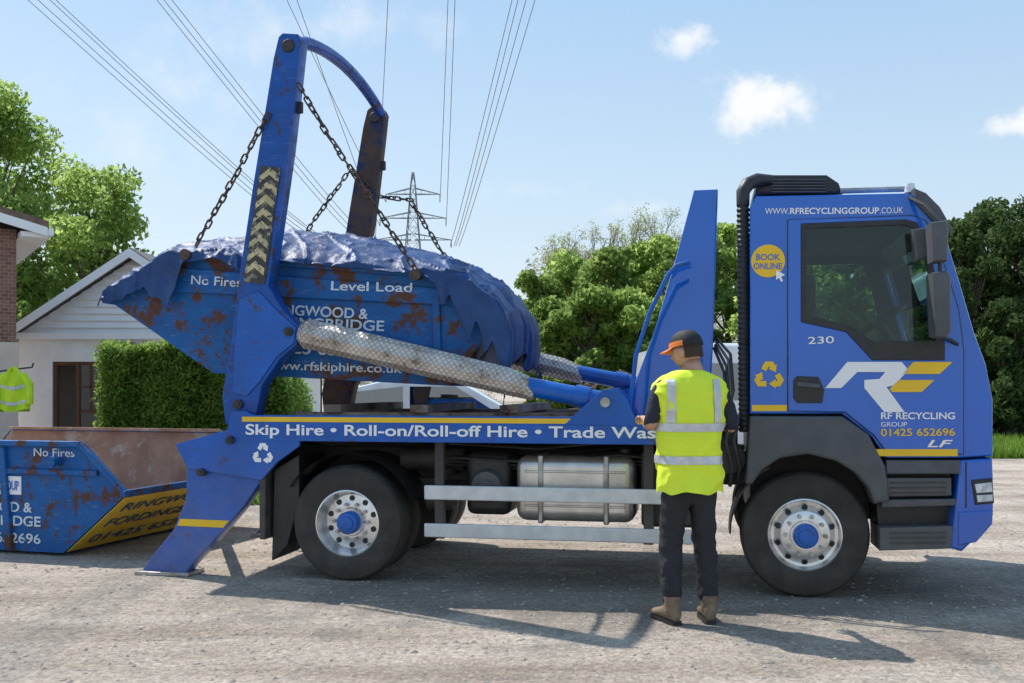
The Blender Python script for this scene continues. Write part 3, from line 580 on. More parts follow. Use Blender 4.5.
plate('cab_stripe', [P([(868,449),(957,449),(957,456),(872,456)])], -.0165, -.0135, M_yel, dr)
plate('cab_stripe', [P([(752,405),(787,405),(787,411),(752,411)])], -.0035, -.001, M_yel, cab)
for pts_, yl_, ya, yb in (([(929,274),(944,272),(948,278),(948,332),(944,338),(932,337)],-.25,-.34,-.14), ([(928,224),(944,222),(946,228),(945,262),(930,263)],-.25,-.33,-.15), ([(911,230),(926,228),(930,236),(929,258),(914,262)],-.1,-.14,-.05)):
    mi_ = plate('mirror', [P(pts_, yl_)], ya, yb, M_grey, TR, bev=.018)
MB().tube([T3(908,197,.02),T3(925,205,-.15),T3(940,222,-.25),T3(940,335,-.25),T3(950,340,-.05),T3(958,345,.0)], .013, 8).build('mirror_arm', M_black, TR)
MB().box(.98,1.1,2.25,2.5,1.95,2.35).build('mirror', M_grey, TR, bevel=.02)
MB().tube([(.9,2.18,2.4),(1.04,2.36,2.42),(1.04,2.36,1.9),(.95,2.18,1.85)], .013, 8).build('mirror_arm', M_black, TR)
plate('sun_visor', [P([(914,188),(926,193),(940,207),(953,230),(950,236),(934,222),(916,203)],-.02)], -.03, 2.22, M_grey, TR, bev=.012)
MB().cyl(T3(910,193,.12),T3(910,184,.12),.04,.03).build('roof_lamp', M_lamp, TR)
MB().tube([T3(840,191,.25),T3(905,189,.25)],.02,8).build('roof_rail', M_steel, TR)
gr = plate('air_intake', [P([(754,196),(756,182),(764,176),(826,176),(838,184),(842,195)],.3)], .25, 1.1, M_black, TR, bev=.02)
mb = MB()
for i in range(5): mb.bar(T3(772,180+i*3,.24), T3(826,180+i*3,.24), .02, .008)
mb.build('grille', M_grey, gr)
mb = MB(); a0 = T3(745,432,.12); a1 = T3(743,205,.12); pts = []; rad = []
for i in range(90):
    f = i/89; pts.append(a0.lerp(a1, f)); rad.append(.041+(.006 if i%2 else -.003))
mb.tube(pts, rad, 14); mb.tube([a1, T3(743,192,.12), T3(748,184,.14), T3(757,180,.2), T3(775,181,.3)], [.045,.048,.05,.048,.04], 14); mb.build('intake_stack', M_black, TR)
# curved mudguard behind the front wheel
mb = MB(); pts = [(.50*math.cos(a), .435+.52*math.sin(a)) for a in [R(118+i*9) for i in range(8)]]
for a, b2 in zip(pts, pts[1:]): mb.prism([(a[0],.06,a[1]),(b2[0],.06,b2[1]),(b2[0],.36,b2[1]),(a[0],.36,a[1])], (-.012,0,.006))
mb.build('mudguard', M_black, TR)
# lettering on cab
cy = T(768,261); MB().lathe([(.001,-.0045),(.113,-.0045),(.113,-.001)], (cy[0],0,cy[1]), 48).build('round_sticker', M_yel, cab)
ttext('BOOK', (756,260),(780,260), 6, -.006, M_cab, cab, bold=.01); ttext('ONLINE', (753.5,269),(782,269), 6, -.006, M_cab, cab, bold=.01)
plate('cursor_mark', [P([(776,270),(785,275),(781,277),(783,281),(781,282),(779,278),(776,280)])], -.0085, -.006, M_white, cab)
recycle(T(769,376), .125, -.003, M_yel, cab)
ttext('WWW.', (765,214),(789,214), 6, -.003, M_white, cab, bold=.0); ttext('RFRECYCLINGGROUP', (790,214),(879,213.5), 6, -.003, M_white, cab); ttext('.CO.UK', (880,213.5),(903,213), 6, -.003, M_white, cab, bold=.0)
ttext('230', (808,344),(834,343), 7, -.0155, M_chrome, dr, bold=.0)
ttext('RF RECYCLING', (881,419),(955,419), 6.5, -.0155, M_white, dr); ttext('GROUP', (881,426.5),(907,426.5), 4.5, -.0155, M_white, dr, bold=.0)
ttext('01425 652696', (881,436),(955,435.5), 7.2, -.0155, M_yel, dr, bold=.012); ttext('LF', (927,447),(953,447), 7, -.0155, M_chrome, dr, shear=.3)
plate('logo', [P([(825,388),(847,362),(901,362),(908,370),(894,385),(886,387),(904,412),(884,412),(864,388),(864,380),(879,379),(885,372),(857,372),(841,388)])], -.0165,-.0135, M_white, dr)
plate('logo', [P([(913,362),(952,362),(939,374),(902,374)]), P([(898,380),(934,380),(921,392),(892,392),(889,389)])], -.0165,-.0135, M_yel, dr)
# --- wheels
def wheel(x, y, front, dual=False):
    w_ = MB().lathe([(.245,.03),(.25,.012),(.30,.0),(.37,-.004),(.415,.012),(.43,.035),(.435,.05),(.435,.085),(.427,.087),(.427,.097),(.435,.099),(.435,.13),(.427,.132),(.427,.142),(.435,.144),(.435,.19),(.427,.192),(.427,.2),(.435,.202),(.43,.225),(.40,.25),(.25,.25)], (0,0,0), 72).build('wheel', M_tyre, TR)
    w_.location = (x, y, .435)
    if front: prof = [(.25,.03),(.25,.012),(.240,.008),(.236,.03),(.226,.055),(.205,.058),(.185,.03),(.165,.0),(.12,-.012),(.105,-.012),(.1,-.03),(.001,-.03)]
    else: prof = [(.25,.03),(.25,.012),(.240,.008),(.236,.03),(.226,.10),(.205,.13),(.15,.125),(.13,.12),(.11,.12),(.1,.09),(.001,.09)]
    rm = MB().lathe(prof, (0,0,0), 56).build('rim', M_rim, w_, ang=28)
    for i in range(10):
        a = 2*math.pi*(i+.5)/10
        if front: c = Vector((math.cos(a)*.188, .028, math.sin(a)*.188)); e_ = Vector((math.cos(a)*.6, -.8, math.sin(a)*.6)).normalized(); MB().cyl(c-e_*.02, c+e_*.008, .020, seg=14).build('vent_hole', M_black, w_)
        else: c = Vector((math.cos(a)*.178, .124, math.sin(a)*.178)); MB().cyl(c, c+Vector((0,.03,0)), .022, seg=14).build('vent_hole', M_black, w_)
        c = Vector((math.cos(a+.3)*.135, (-.012 if front else .12), math.sin(a+.3)*.135)); MB().cyl(c+Vector((0,-.035,0)), c+Vector((0,.02,0)), .014, seg=6).build('wheel_nut', M_steel, w_)
    d0 = -.03 if front else .09
    MB().lathe([(.085,d0+.01),(.085,d0-.03 if front else d0-.07),(.075,d0-.04 if front else d0-.085),(.05,d0-.042 if front else d0-.087),(.048,d0-.055 if front else d0-.10),(.001,d0-.058 if front else d0-.105)], (0,0,0), 28).build('hub', M_hub, w_)
    return w_
wheel(0,.06,True); 
w2 = wheel(0,2.12,True); w2.rotation_euler = (0,0,math.pi)
wheel(-3.315,.03,False); 
for yy in (.31,1.62,1.9):
    MB().lathe([(.02,.06),(.25,.03),(.30,.0),(.37,-.004),(.42,.015),(.435,.05),(.435,.2),(.42,.24),(.25,.25),(.02,.2)], (0,0,0), 56).build('wheel', M_tyre, TR).location = (-3.315, yy, .435)
# --- chassis
mb = MB()
for yy in (.62,1.45): mb.box(-4.3,.9,yy,yy+.09,.72,.98)
for xx in (-4.2,-2.6,-1.3,-.3,.8): mb.box(xx,xx+.1,.71,1.45,.78,.92)
mb.cyl((-3.315,.3,.435),(-3.315,1.9,.435),.08); mb.ball((-3.315,1.1,.435),(.2,.2,.2)); mb.cyl((0,.3,.4),(0,1.9,.4),.06)
mb.tube([(-3.3,1.1,.5),(-.5,1.1,.75)], .05); mb.box(-.35,.85,.5,1.7,.5,1.15); mb.box(-2.8,-1.0,.78,.84,.6,.98)
mb.box(-4.0,-3.95,.0,.6,.3,1.05)
for yy in (.55,): mb.bar((-3.9,yy,.72),(-2.75,yy,.72),.07,.05)
mb.build('chassis', M_frame, TR, bevel=.008)
mb = MB()
pts = [( -3.315+.53*math.cos(a), .435+.52*math.sin(a)) for a in [R(20+i*10) for i in range(14)]]
for a, b2 in zip(pts, pts[1:]): mb.face([(a[0],.04,a[1]),(b2[0],.04,b2[1]),(b2[0],.6,b2[1]),(a[0],.6,a[1])])
mb.build('wheel_mudguard', M_black, TR)
plate('mud_flap', [P([(276,470),(300,455),(300,500),(288,545),(273,560)],.1)], .08, .6, M_black, TR)
tk = MB().box(-2.05,-1.17,.14,.72,.47,.95).build('fuel_tank', M_alu, TR, bevel=.08, bseg=4)
for xx in (-1.86,-1.38): MB().box(xx-.02,xx+.02,.128,.73,.46,.96).build('tank_strap', M_steel, tk, bevel=.01)
for zz in (.58,.83): MB().box(-1.98,-1.24,.134,.16,zz,zz+.018).build('tank_rib', M_alu, tk, bevel=.006)
MB().cyl((-1.25,.3,.95),(-1.25,.3,1.0),.05).build('filler_cap', M_black, tk)
MB().box(-2.44,-2.1,.2,.7,.5,.97).build('air_tank', M_black, TR, bevel=.06, bseg=3)
mb = MB().cyl((-2.27,.2,.72),(-2.27,.14,.72),.13,.11); mb.cyl((-2.27,.14,.72),(-2.27,.12,.72),.05); mb.build('tank_cap', M_grey, TR)
MB().box(-1.13,-.72,.15,.6,.45,1.0).build('battery_box', M_frame, TR, bevel=.03)
MB().cyl((-2.75,.3,.62),(-2.55,.3,.62),.1).build('air_cylinder', M_frame, TR)
MB().cyl((-3.0,.45,.9),(-2.5,.45,.9),.09).build('air_cylinder', M_frame, TR)
for z0, z1 in ((.63,.735),(.355,.455)): MB().box(-2.705,-.73,.0,.035,z0,z1).build('side_rail', M_rail, TR, bevel=.008)
for xx in (-2.6,-1.07): MB().box(xx-.035,xx+.035,.037,.1,.34,1.06).box(xx-.03,xx+.03,.1,.6,.78,.84).build('rail_bracket', M_frame, TR, bevel=.005)
for i in range(9):
    random.seed(11+i); z = random.uniform(.85,1.03); MB().tube([(-2.6,.2+.04*i,z),(-1.9,.2+.03*i,z-.03),(-1.3,.22+.03*i,z+.03),(-.7,.25,z-.02)], .012, 6).build('hydraulic_hose', M_black, TR)
dk = MB().box(-4.1,-.72,.08,2.12,1.06,1.205).build('deck', M_deck, TR)
mb = MB()
for yy in (.35,1.75): mb.box(-3.9,-.9,yy,yy+.12,1.207,1.26)
for xx in (-3.6,-2.9,-2.2,-1.5): mb.box(xx,xx+.14,.3,1.95,1.262,1.32)
mb.build('deck_beams', mat('rusty_beam', (.20,.13,.10), (.34,.27,.22), scale=7, rough=.8, rust=.4), dk)
for y0, y1 in ((-.016,.06),(2.14,2.216)): plate('side_panel', [[(-4.15,1.05),(-.72,1.05),(-.72,1.245),(-4.15,1.245)]], y0, y1, M_blue, TR, bev=.006)
plate('stripe', [[(-4.13,1.195),(-.74,1.195),(-.74,1.232),(-4.13,1.232)]], -.0195, -.0165, M_yel, TR)
text('Skip Hire \u2022 Roll-on/Roll-off Hire \u2022 Trade Waste', (-4.10,-.019,1.098), (1,0,0), .078, 3.22, M_white, TR)
leg = [(186,455),(262,470),(258,484),(243,506),(222,531),(190,566),(182,577),(136,577),(150,557),(172,530),(184,500)]
for y0, y1 in ((-.014,.02),(2.18,2.214)): plate('rear_bracket', [P([(176,444),(228,430),(232,411),(246,411),(300,438),(300,446),(278,462),(262,480),(188,468)])], y0, y1, M_blue, TR, bev=.005)
for y0, y1 in ((.021,.16),(2.05,2.17)):
    q = plate('stabiliser_leg', [P(leg)], y0, y1, M_blue, TR, bev=.01)
    a, b2 = T(140,577), T(188,577); MB().box(a[0]-.03,b2[0]+.02,y0-.05,y1+.06,.0,.03).build('foot_plate', M_steel, q, bevel=.005)
    if y0 < 1:
        plate('leg_stripe', [P([(179,519),(228,521),(222,528),(176,526)])], .0165, .0195, M_yel, q)
        for px_, py_ in ((203,472),(232,440)): a = T3(px_,py_,0); MB().cyl(a+Vector((0,-.05,0)),a+Vector((0,.05,0)),.03).cyl(a+Vector((0,-.06,0)),a+Vector((0,-.04,0)),.013).build('pivot_pin', M_frame, q)
recycle(T(264,454), .105, -.0195, M_white, TR)
MB().box(-4.35,-4.2,.1,2.1,.85,1.05).build('rear_crossmember', M_frame, TR, bevel=.01)
MB().tube([T3(190,452,.2),T3(190,452,2.0)],.05).build('rear_roller', M_frame, TR)
# arms
armp = [(281,39),(285,35),(300,36),(303,42),(299,80),(291,150),(281,220),(271,287),(286,311),(301,326),(299,345),(282,360),(265,385),(257,424),(228,424),(225,395),(233,350),(243,270),(255,190),(268,110),(276,60)]
ap = P(armp, .10)
arm1 = plate('lifting_arm', [ap], .05, .2, M_arm, TR, bev=.01)
arm2 = plate('lifting_arm', [ap], 2.10, 2.24, M_rustarm, TR, bev=.01)
plate('warning_panel', [P([(261,166),(281,168),(265,284),(244,282)],.05)], .040, .049, M_hazblk, arm1)
for i in range(8):
    f = i/8; cx = 271-17*f; cyy = 168+106*f
    plate('warning_chevron', [P([(cx-10,cyy+8),(cx,cyy),(cx+9,cyy+8),(cx+8,cyy+15),(cx-1,cyy+7),(cx-11,cyy+15)],.05)], .036, .0395, M_palehaz, arm1)
plate('elbow_plate', [P([(243,300),(262,292),(283,314),(299,328),(297,343),(280,357),(262,383),(250,396),(236,392),(238,350)],.1)], .038, .048, M_blue, arm1, bev=.003)
mb = MB(); A = T3(296,44,.13); A = Vector((A.x,.13,A.z)); B = Vector((A.x,2.17,A.z-.02)); pts = [A.lerp(B, i/16)+Vector((0.02,0,.16*math.sin(math.pi*i/16)**.7)) for i in range(17)]
mb.tube(pts, .05, 12); mb.build('crossbar', M_arm, TR)
for yy in (.13,2.17):
    a = T3(291,48,.1); MB().cyl((a.x,yy-.1,a.z),(a.x,yy+.1,a.z),.05).build('arm_pin', M_frame, TR, bevel=.01)
    a = T3(284,108,.1); MB().box(a.x-.13,a.x+.14,yy-.02,yy+.02,a.z-.04,a.z+.05).build('arm_hook', M_frame, TR, bevel=.01)
for px_, py_ in ((292,332),(242,404)): a = T3(px_,py_,.1); MB().cyl((a.x,.02,a.z),(a.x,.06,a.z),.035).cyl((a.x,.01,a.z),(a.x,.02,a.z),.016).build('arm_pin', M_frame, arm1)
# rams
for yy, fl in ((.10,0),(2.1,1)):
    a = T3(301,332,.10); b2 = T3(536,388,.10); c = T3(607,402,.10)
    a, b2, c = [Vector((v.x+.12*fl, yy, v.z+.13*fl)) for v in (a,b2,c)]
    d = (b2-a).normalized(); dn = Vector((-d.z,0,d.x))
    cv = MB(); rings = []
    for f, r, sh in ((0,.08,0),(.03,.118,0),(.5,.113,0),(.88,.105,0),(.96,.088,-.012),(1.0,.06,-.035)):
        p = a.lerp(b2, f)+dn*sh; rings.append([p+(dn*math.cos(q)+Vector((0,1,0))*math.sin(q))*r for q in [2*math.pi*k_/10+.314 for k_ in range(10)]])
    cv.loft(rings); rm = cv.build('ram_guard', M_check, TR, ang=20, bevel=.008)
    MB().cyl(a.lerp(b2,.86)+dn*-.012, c, .07, seg=24).build('ram', M_blue, TR)
    MB().cyl(b2.lerp(c,.55), b2.lerp(c,.75), .082, seg=24).build('ram_collar', M_blue, TR)
    for ya, yb in ((-.12,-.09),(.09,.12)): plate('ram_bracket', [P([(566,424),(588,404),(604,390),(618,388),(628,398),(640,426)],.1)], yy+ya, yy+yb, M_blue, TR, bev=.004)
    MB().cyl(c+Vector((0,-.14,0)), c+Vector((0,.14,0)), .035).build('ram_pin', M_steel, TR)
# headboard fins
fin = P([(694,191),(718,190),(713,345),(709,420),(622,420),(634,386),(655,330),(675,262)], .28)
for y0, y1 in ((.24,.34),(1.9,2.0)): plate('headboard', [fin], y0, y1, M_cab, TR, bev=.012)
MB().box(-.86,-.80,.34,1.9,1.21,1.5).build('headboard_panel', M_blue, TR, bevel=.01)
MB().tube([T3(690,262,.12),T3(676,266,.1),T3(668,275,.1),T3(650,312,.1),T3(636,355,.1),T3(628,425,.1)], .016, 8).build('hand_rail', M_blue, TR)
MB().tube([T3(688,280,.2),T3(676,285,.12),T3(660,318,.12),T3(648,355,.12),T3(642,425,.12)], .012, 8).build('hand_rail', M_blue, TR)
for i, (dx, col_) in enumerate(((0,M_black),(6,M_black),(11,M_grey),(16,M_black))):
    MB().tube([T3(712+dx*.6,455-i*4,.30),T3(716+dx*.5,430,.16-.03*i),T3(727+dx*.4,402-i*4,.08),T3(724+dx*.4,372-i*6,.12),T3(714+dx*.2,348-i*3,.3)], .011, 8).build('rubber_hose', col_, TR)
for px_, xx in ((726,0),(734,5)): MB().tube([T3(px_+4,486-xx,.10),T3(px_+6,466,.04),T3(px_,442,.04),T3(px_+5,415,.06)], .014, 8).build('rubber_hose', M_black, TR)
MB().box(-.66,-.45,.15,.55,1.0,1.28).build('air_filter', M_frame, TR, bevel=.02)
MB().cyl((-.5,.12,.95),(-.5,.5,.95),.11).build('air_drier', M_frame, TR, bevel=.01)
lv_ = MB().box(-.95,-.60,.02,.12,1.20,1.30).build('control_box', M_grey, TR, bevel=.01)
for i in range(6):
    x_ = -.93+i*.06; m_ = MB().cyl((x_,.05,1.3),(x_-.02+.008*i,.0,1.47),.007); m_.ball((x_-.02+.008*i,-.003,1.485),(.017,.017,.02)); m_.build('control_lever', M_red if i in (1,4) else M_black, TR)
MB().box(-.72,-.66,.0,.04,.7,.82).build('reflector', M_orange, TR)
# ================= CARRIED SKIP
def skip_mesh(t, prof, y0, y1, th=.012, mo=M_skip, mi_=M_skipin, rim=True):
    for a, b2 in ((y0, y0+th), (y1-th, y1)): plate('side_wall', [prof], a, b2, mo, t)
    LL, TL, TRr, LR, BR, BL = prof
    mb = MB()
    def q(a, b2, off):
        d = Vector((b2[0]-a[0],0,b2[1]-a[1])).normalized(); nn_ = Vector((-d.z,0,d.x))*off
        mb.prism([(a[0],y0+th,a[1]),(b2[0],y0+th,b2[1]),(b2[0]+nn_.x,y0+th,b2[1]+nn_.z),(a[0]+nn_.x,y0+th,a[1]+nn_.z)], (0,y1-y0-2*th,0))
    q(LL, BL, .012); q(BL, BR, .012); q(BR, LR, .012); mb.build('end_and_floor', mo, t)
    mb = MB()
    for yy in (y0-.02, y1+.02):
        for a, b2 in ((LL,TL),(TL,TRr),(TRr,LR)): mb.bar((a[0],yy,a[1]),(b2[0],yy,b2[1]),.06,.05)
    for a in (LL, LR): mb.bar((a[0],y0-.05,a[1]),(a[0],y1+.05,a[1]),.05,.06)
    mb.build('rim', mo, t, bevel=.008)
sk = [(108,300),(168,254),(468,278),(494,324),(450,386),(213,373)]
SP = P(sk, .34)
S1 = thing('hanging_skip', 'battered blue skip hanging on chains above the lorry deck', 'skip', MT)
skip_mesh(S1, SP, .34, 1.96)
plate('side_band', [P([(146,285),(160,266),(462,290),(472,300),(468,306),(140,290)],.30)], .312, .338, M_skip, S1, bev=.008)
for px_, p2 in ((254,236),(436,438)): MB().bar(T3(px_,296,.325),T3(p2,378,.325),.03,.06).build('side_rib', M_skip, S1, bevel=.006)
for px_, py_ in ((190,256),(418,276)):
    for ys, yd in ((.34,-1),(1.96,1)):
        a = T3(px_,py_,.3); MB().cyl((a.x,ys,a.z),(a.x,ys+yd*.12,a.z),.03).cyl((a.x,ys+yd*.1,a.z),(a.x,ys+yd*.13,a.z),.045).build('lifting_lug', M_chain, S1)
yl = .3105
ttext('No Fires', (191,284),(241,287), 9, yl, M_whited, S1, bold=.005); ttext('Level Load', (331,290),(412,292), 9, yl, M_whited, S1, bold=.01)
yl = .336
ttext('RINGWOOD &', (272,314),(368,319), 10, yl, M_whited, S1, bold=.015); ttext('FORDINGBRIDGE', (250,326),(384,331), 10, yl, M_whited, S1, bold=.015)
ttext('01425 652696', (262,352),(378,357), 11, yl, M_whited, S1, bold=.012); ttext('www.rfskiphire.co.uk', (267,369),(402,373), 8.5, yl, M_whited, S1, bold=.01)
# ================= TARPAULIN
def interp(tab, x):
    if x <= tab[0][0]: return tab[0][1]
    for (a, va), (b2, vb) in zip(tab, tab[1:]):
        if x <= b2: return va+(vb-va)*(x-a)/(b2-a)
    return tab[-1][1]
def tab(lst, yl): return [T(a, b2, yl) for a, b2 in lst]
heap = tab([(106,293),(150,269),(195,248),(240,240),(300,231),(345,236),(400,246),(440,256),(480,270),(505,288),(522,314)], 1.0)
rimt = tab([(104,297),(140,273),(170,253),(300,260),(430,272),(465,278),(492,299),(503,316)], .28)
hang = tab([(104,301),(118,305),(132,294),(146,289),(158,298),(168,308),(178,290),(186,264),(215,258),(240,269),(260,264),(290,261),(320,266),(350,264),(380,270),(410,273),(425,275),(436,284),(444,306),(452,296),(462,320),(468,336),(476,322),(486,354),(494,340),(503,368),(510,362)], .28)
xl, xr = rimt[0][0], rimt[-1][0]; NS, NTT = 280, 170
rows = []
def cr(v):
    d_, p_ = noise.voronoi(v); return d_[0]
for i in range(-6, NS+24):
    fi = min(max(i/(NS-1), 0), 1); x0 = xl+(xr-xl)*fi; dr_ = 0; xo = 0
    if i < 0: dr_ = (-i)*.010; xo = -.01*(-i)**.5
    if i > NS-1: k_ = i-NS+1; dr_ = k_*.017; xo = .015*math.sin(k_*.13)
    zr, zh, zg = interp(rimt, x0), interp(heap, x0), interp(hang, x0); zg = min(zg, zr-.03); row = []
    for j in range(NTT):
        f = j/(NTT-1)
        if f < .22: g_ = (.22-f)/.22; y_ = .262-.02*g_+.022*math.sin(x0*21+math.sin(x0*7)*2)*g_; z_ = zr-(zr-zg)*g_*(1+.3*noise.noise(Vector((x0*13,0,3))))
        elif f > .8: g_ = (f-.8)/.2; y_ = 2.02+.03*g_; z_ = zr-(.25)*g_
        else: g_ = (f-.22)/.58; y_ = .262+1.758*g_; z_ = zr+(max(zh,zr+.02)-zr)*(math.sin(math.pi*min(1,g_*1.02))**.8)
        v = Vector((x0*2.2, y_*2.4, z_*1.6)); vs = Vector((x0*3.6+y_*2.4, y_*4.2-x0*1.6, z_*3.0))
        dg_ = 1-abs(noise.noise(Vector((x0*3.2+y_*2.6, y_*.9-x0*.9, 2.1)))*4.0); dg_ = max(0,dg_)**4
        dg2 = 1-abs(noise.noise(Vector((x0*1.4-y_*4.4, y_*1.9+x0*2.6, 6.1)))*4.4); dg2 = max(0,dg2)**4
        a = noise.noise(v*1.2)*.010+(cr(vs*1.0)-.4)*.018+(cr(vs*2.4+Vector((3,3,3)))-.35)*.013+dg_*.026+dg2*.018+noise.noise(v*11)*.002
        end_ = 0
        if i > NS-1: e_ = min(1,(i-NS+1)/8); end_ = e_*(.030*math.sin(y_*19+math.sin(y_*5)*2)+.025*(cr(Vector((y_*7,z_*1.2,0)))-.3)); a *= (1-e_*.6)
        drop = dr_*(1+.38*noise.noise(Vector((y_*5,0,7)))+.08*math.sin(j*.35))
        p = Vector((x0+xo+end_+noise.noise(v*2+Vector((9,9,9)))*.015, y_-(a*1.1 if f < .26 else 0), z_-drop+(a if f >= .18 else a*.3)))
        row.append(p)
    rows.append(row)
V = [p for r_ in rows for p in r_]; nR = len(rows)
F = [(a*NTT+b2, (a+1)*NTT+b2, (a+1)*NTT+b2+1, a*NTT+b2+1) for a in range(nR-1) for b2 in range(NTT-1)]
me = bpy.data.meshes.new('tarpaulin'); me.from_pydata([tuple(p) for p in V], [], F); me.update()
M_tarp = mat('blue_tarpaulin', (.018,.066,.205), (.012,.042,.14), scale=5, rough=.5, bump=.35, bscale=26, rust=.2, rustcol=(.08,.13,.22), rscale=8, spec=.35)
tp = link('tarpaulin', me, M_tarp, None, MT, True, ang=180); sf = tp.modifiers.new('s','SOLIDIFY'); sf.thickness = .003
setp(tp, 'creased dark blue tarpaulin sheet thrown over the load of the hanging skip', 'tarpaulin')
# ================= CHAINS
def chain(name, pts, lab):
    pts = [Vector(p) for p in pts]; L = sum((b2-a).length for a, b2 in zip(pts, pts[1:])); pit = .060; n_ = int(L/pit); mb = MB()
    for i in range(n_):
        d = (i+.5)*pit
        for a, b2 in zip(pts, pts[1:]):
            s_ = (b2-a).length
            if d <= s_: break
            d -= s_
        t_ = (b2-a).normalized(); c = a+t_*d+Vector((math.sin(i*1.7),math.cos(i*2.3),0))*.004; u = t_.orthogonal().normalized(); u.rotate(Matrix.Rotation(R(90*(i%2)+30*math.sin(i*1.3)), 3, t_))
        lp = []
        for k_ in range(14):
            an_ = 2*math.pi*k_/14; cx, cz = math.cos(an_)*.018, math.sin(an_)*.018
            lp.append(c+u*cx+t_*(cz+(.021 if cz > 0 else -.021)))
        mb.tube(lp, .0075, 6, closed=True)
    return setp(mb.build(name, M_chain, None, MT), lab, 'chain')
chain('lifting_chain', [T3(268,114,.02), T3(232,182,.1), T3(192,252,.22)], 'dark chain from near arm to the left near lug of the skip')
chain('lifting_chain', [T3(298,84,.02), T3(326,132,.08), T3(366,192,.14), T3(418,274,.22)], 'long dark chain from near arm down to the right near lug')
fa = T3(291,108,.1)
a = T3(190,256,.3); b2 = T3(418,276,.3)
chain('lifting_chain', [(fa.x-.02,2.1,fa.z-.25), T3(350,170,2.08), T3(310,226,2.05), (a.x,2.06,a.z)], 'dark chain from far arm slanting left behind the tarpaulin')
chain('lifting_chain', [(fa.x+.02,2.1,fa.z-.3), T3(410,200,2.08), T3(438,246,2.05), (b2.x,2.06,b2.z)], 'dark chain from far arm slanting right behind the tarpaulin')
# ================= GROUND SKIP
MG = Matrix.Translation((-3.86, 8.60, 0)) @ Matrix.Rotation(-R(16), 4, 'Z')
S2 = thing('ground_skip', 'open blue skip with yellow end panel standing on the ground at left', 'skip', MG)
g_prof = [(-2.9,.56),(-2.5,.97),(.20,.97),(.64,.56),(0.0,.03),(-2.2,.03)]
skip_mesh(S2, g_prof, 0, 2.15)
MB().prism([(-2.5,2.13,.97),(.19,2.13,.97),(.6,2.13,.55),(0,2.13,.06),(-2.2,2.13,.06),(-2.86,2.13,.55)], (0,.004,0)).build('inner_lining', M_skipin, S2)
MB().prism([(-2.86,.02,.55),(-2.5,.02,.95),(.19,.02,.95),(.6,.02,.55),(0,.02,.06),(-2.2,.02,.06)], (0,.004,0)).build('inner_lining', M_skipin, S2)
MB().prism([(-2.84,.03,.55),(-2.83,.03,.57),(-2.18,.03,.07),(-2.19,.03,.05)], (0,2.09,0)).build('inner_lining', M_skipin, S2)
MB().bar((-2.5,2.10,1.0),(.20,2.10,1.0),.04,.03).build('far_rim_edge', M_skipin, S2)
d = Vector((.64,0,.53)).normalized(); nn_ = Vector((d.z,0,-d.x))
O = Vector((0.0,0,.03))+nn_*.006
MB().prism([O+d*.03+Vector((0,.02,0)), O+d*.81+Vector((0,.02,0)), O+d*.81+Vector((0,2.13,0)), O+d*.03+Vector((0,2.13,0))], nn_*.006).build('yellow_panel', M_yeldirty, S2)
M_txtblue = mat('faded_blue_lettering', (.02,.08,.22), (.05,.11,.2), scale=20, rough=.6)
for s0, tx, w_, st_ in ((.58,'RINGWOOD &',1.7,.15),(.36,'FORDINGBRIDGE',1.8,.15),(.13,'01425 652696',1.7,.15)):
    text(tx, O+d*s0+nn_*.014+Vector((0,st_,0)), (0,1,0), .115, w_, M_txtblue, S2, up=d, bold=0)
for xx in (-1.9,-.62): MB().bar((xx,-.02,.93),(xx+.08,-.02,.05),.05,.07).build('side_rib', M_skip, S2, bevel=.008)
MB().box(-2.3,.36,-.03,-.0,.70,.75).build('side_band', M_skip, S2, bevel=.008)
for xx in (-1.95,-.02): MB().cyl((xx,0,.82),(xx,-.13,.82),.035).cyl((xx,-.11,.82),(xx,-.14,.82),.05).build('lifting_lug', M_skip, S2)
text('No Fires', (-.30,-.004,.86), (1,0,0), .07, .42, M_whited, S2, bold=.005)
MB().box(-1.05,-.43,-.012,-.002,.52,.68).build('sign_panel', M_white, S2)
text('RECYCLING GROUP', (-1.03,-.015,.56), (1,0,0), .08, .58, M_cab, S2)
text('RINGWOOD &', (-1.25,-.004,.37), (1,0,0), .085, .93, M_whited, S2, bold=.015); text('FORDINGBRIDGE', (-1.4,-.004,.25), (1,0,0), .085, 1.17, M_whited, S2, bold=.015); text('01425 652696', (-1.15,-.004,.1), (1,0,0), .085, .92, M_whited, S2, bold=.012)
# ================= PERSON
MP = Matrix.Translation((1.095,6.2,0)) @ Matrix.Rotation(R(8), 4, 'Z')
PE = thing('person', 'person seen from behind in yellow hi-vis vest, dark trousers and black cap', 'person', MP)
def skin(name, verts, edges, m, roots, parent=PE, sub=2, disp=0):
    me = bpy.data.meshes.new(name); me.from_pydata([v[:3] for v in verts], edges, []); me.update()
    o = bpy.data.objects.new(name, me); C.objects.link(o); o.parent = parent
    md = o.modifiers.new('skin','SKIN'); md.use_smooth_shade = True
    sv = me.skin_vertices[0].data if me.skin_vertices else None
    if sv is None:
        bpy.context.view_layer.objects.active = o; sv = me.skin_vertices[0].data
    for i, v in enumerate(verts):
        r_ = v[3] if isinstance(v[3], tuple) else (v[3], v[3]); sv[i].radius = r_; sv[i].use_root = i in roots
    s_ = o.modifiers.new('sub','SUBSURF'); s_.levels = sub; s_.render_levels = sub
    if disp:
        tx = bpy.data.textures.new(name, 'CLOUDS'); tx.noise_scale = .055; dm = o.modifiers.new('d','DISPLACE'); dm.texture = tx; dm.strength = disp; dm.mid_level = .5
    me.materials.append(m); return o
M_skinm = mat('skin', (.52,.30,.20), (.46,.25,.16), scale=15, rough=.55)
M_trou = mat('dark_trousers', (.015,.016,.02), (.026,.026,.031), scale=8, rough=.8, bump=.5, bscale=18)
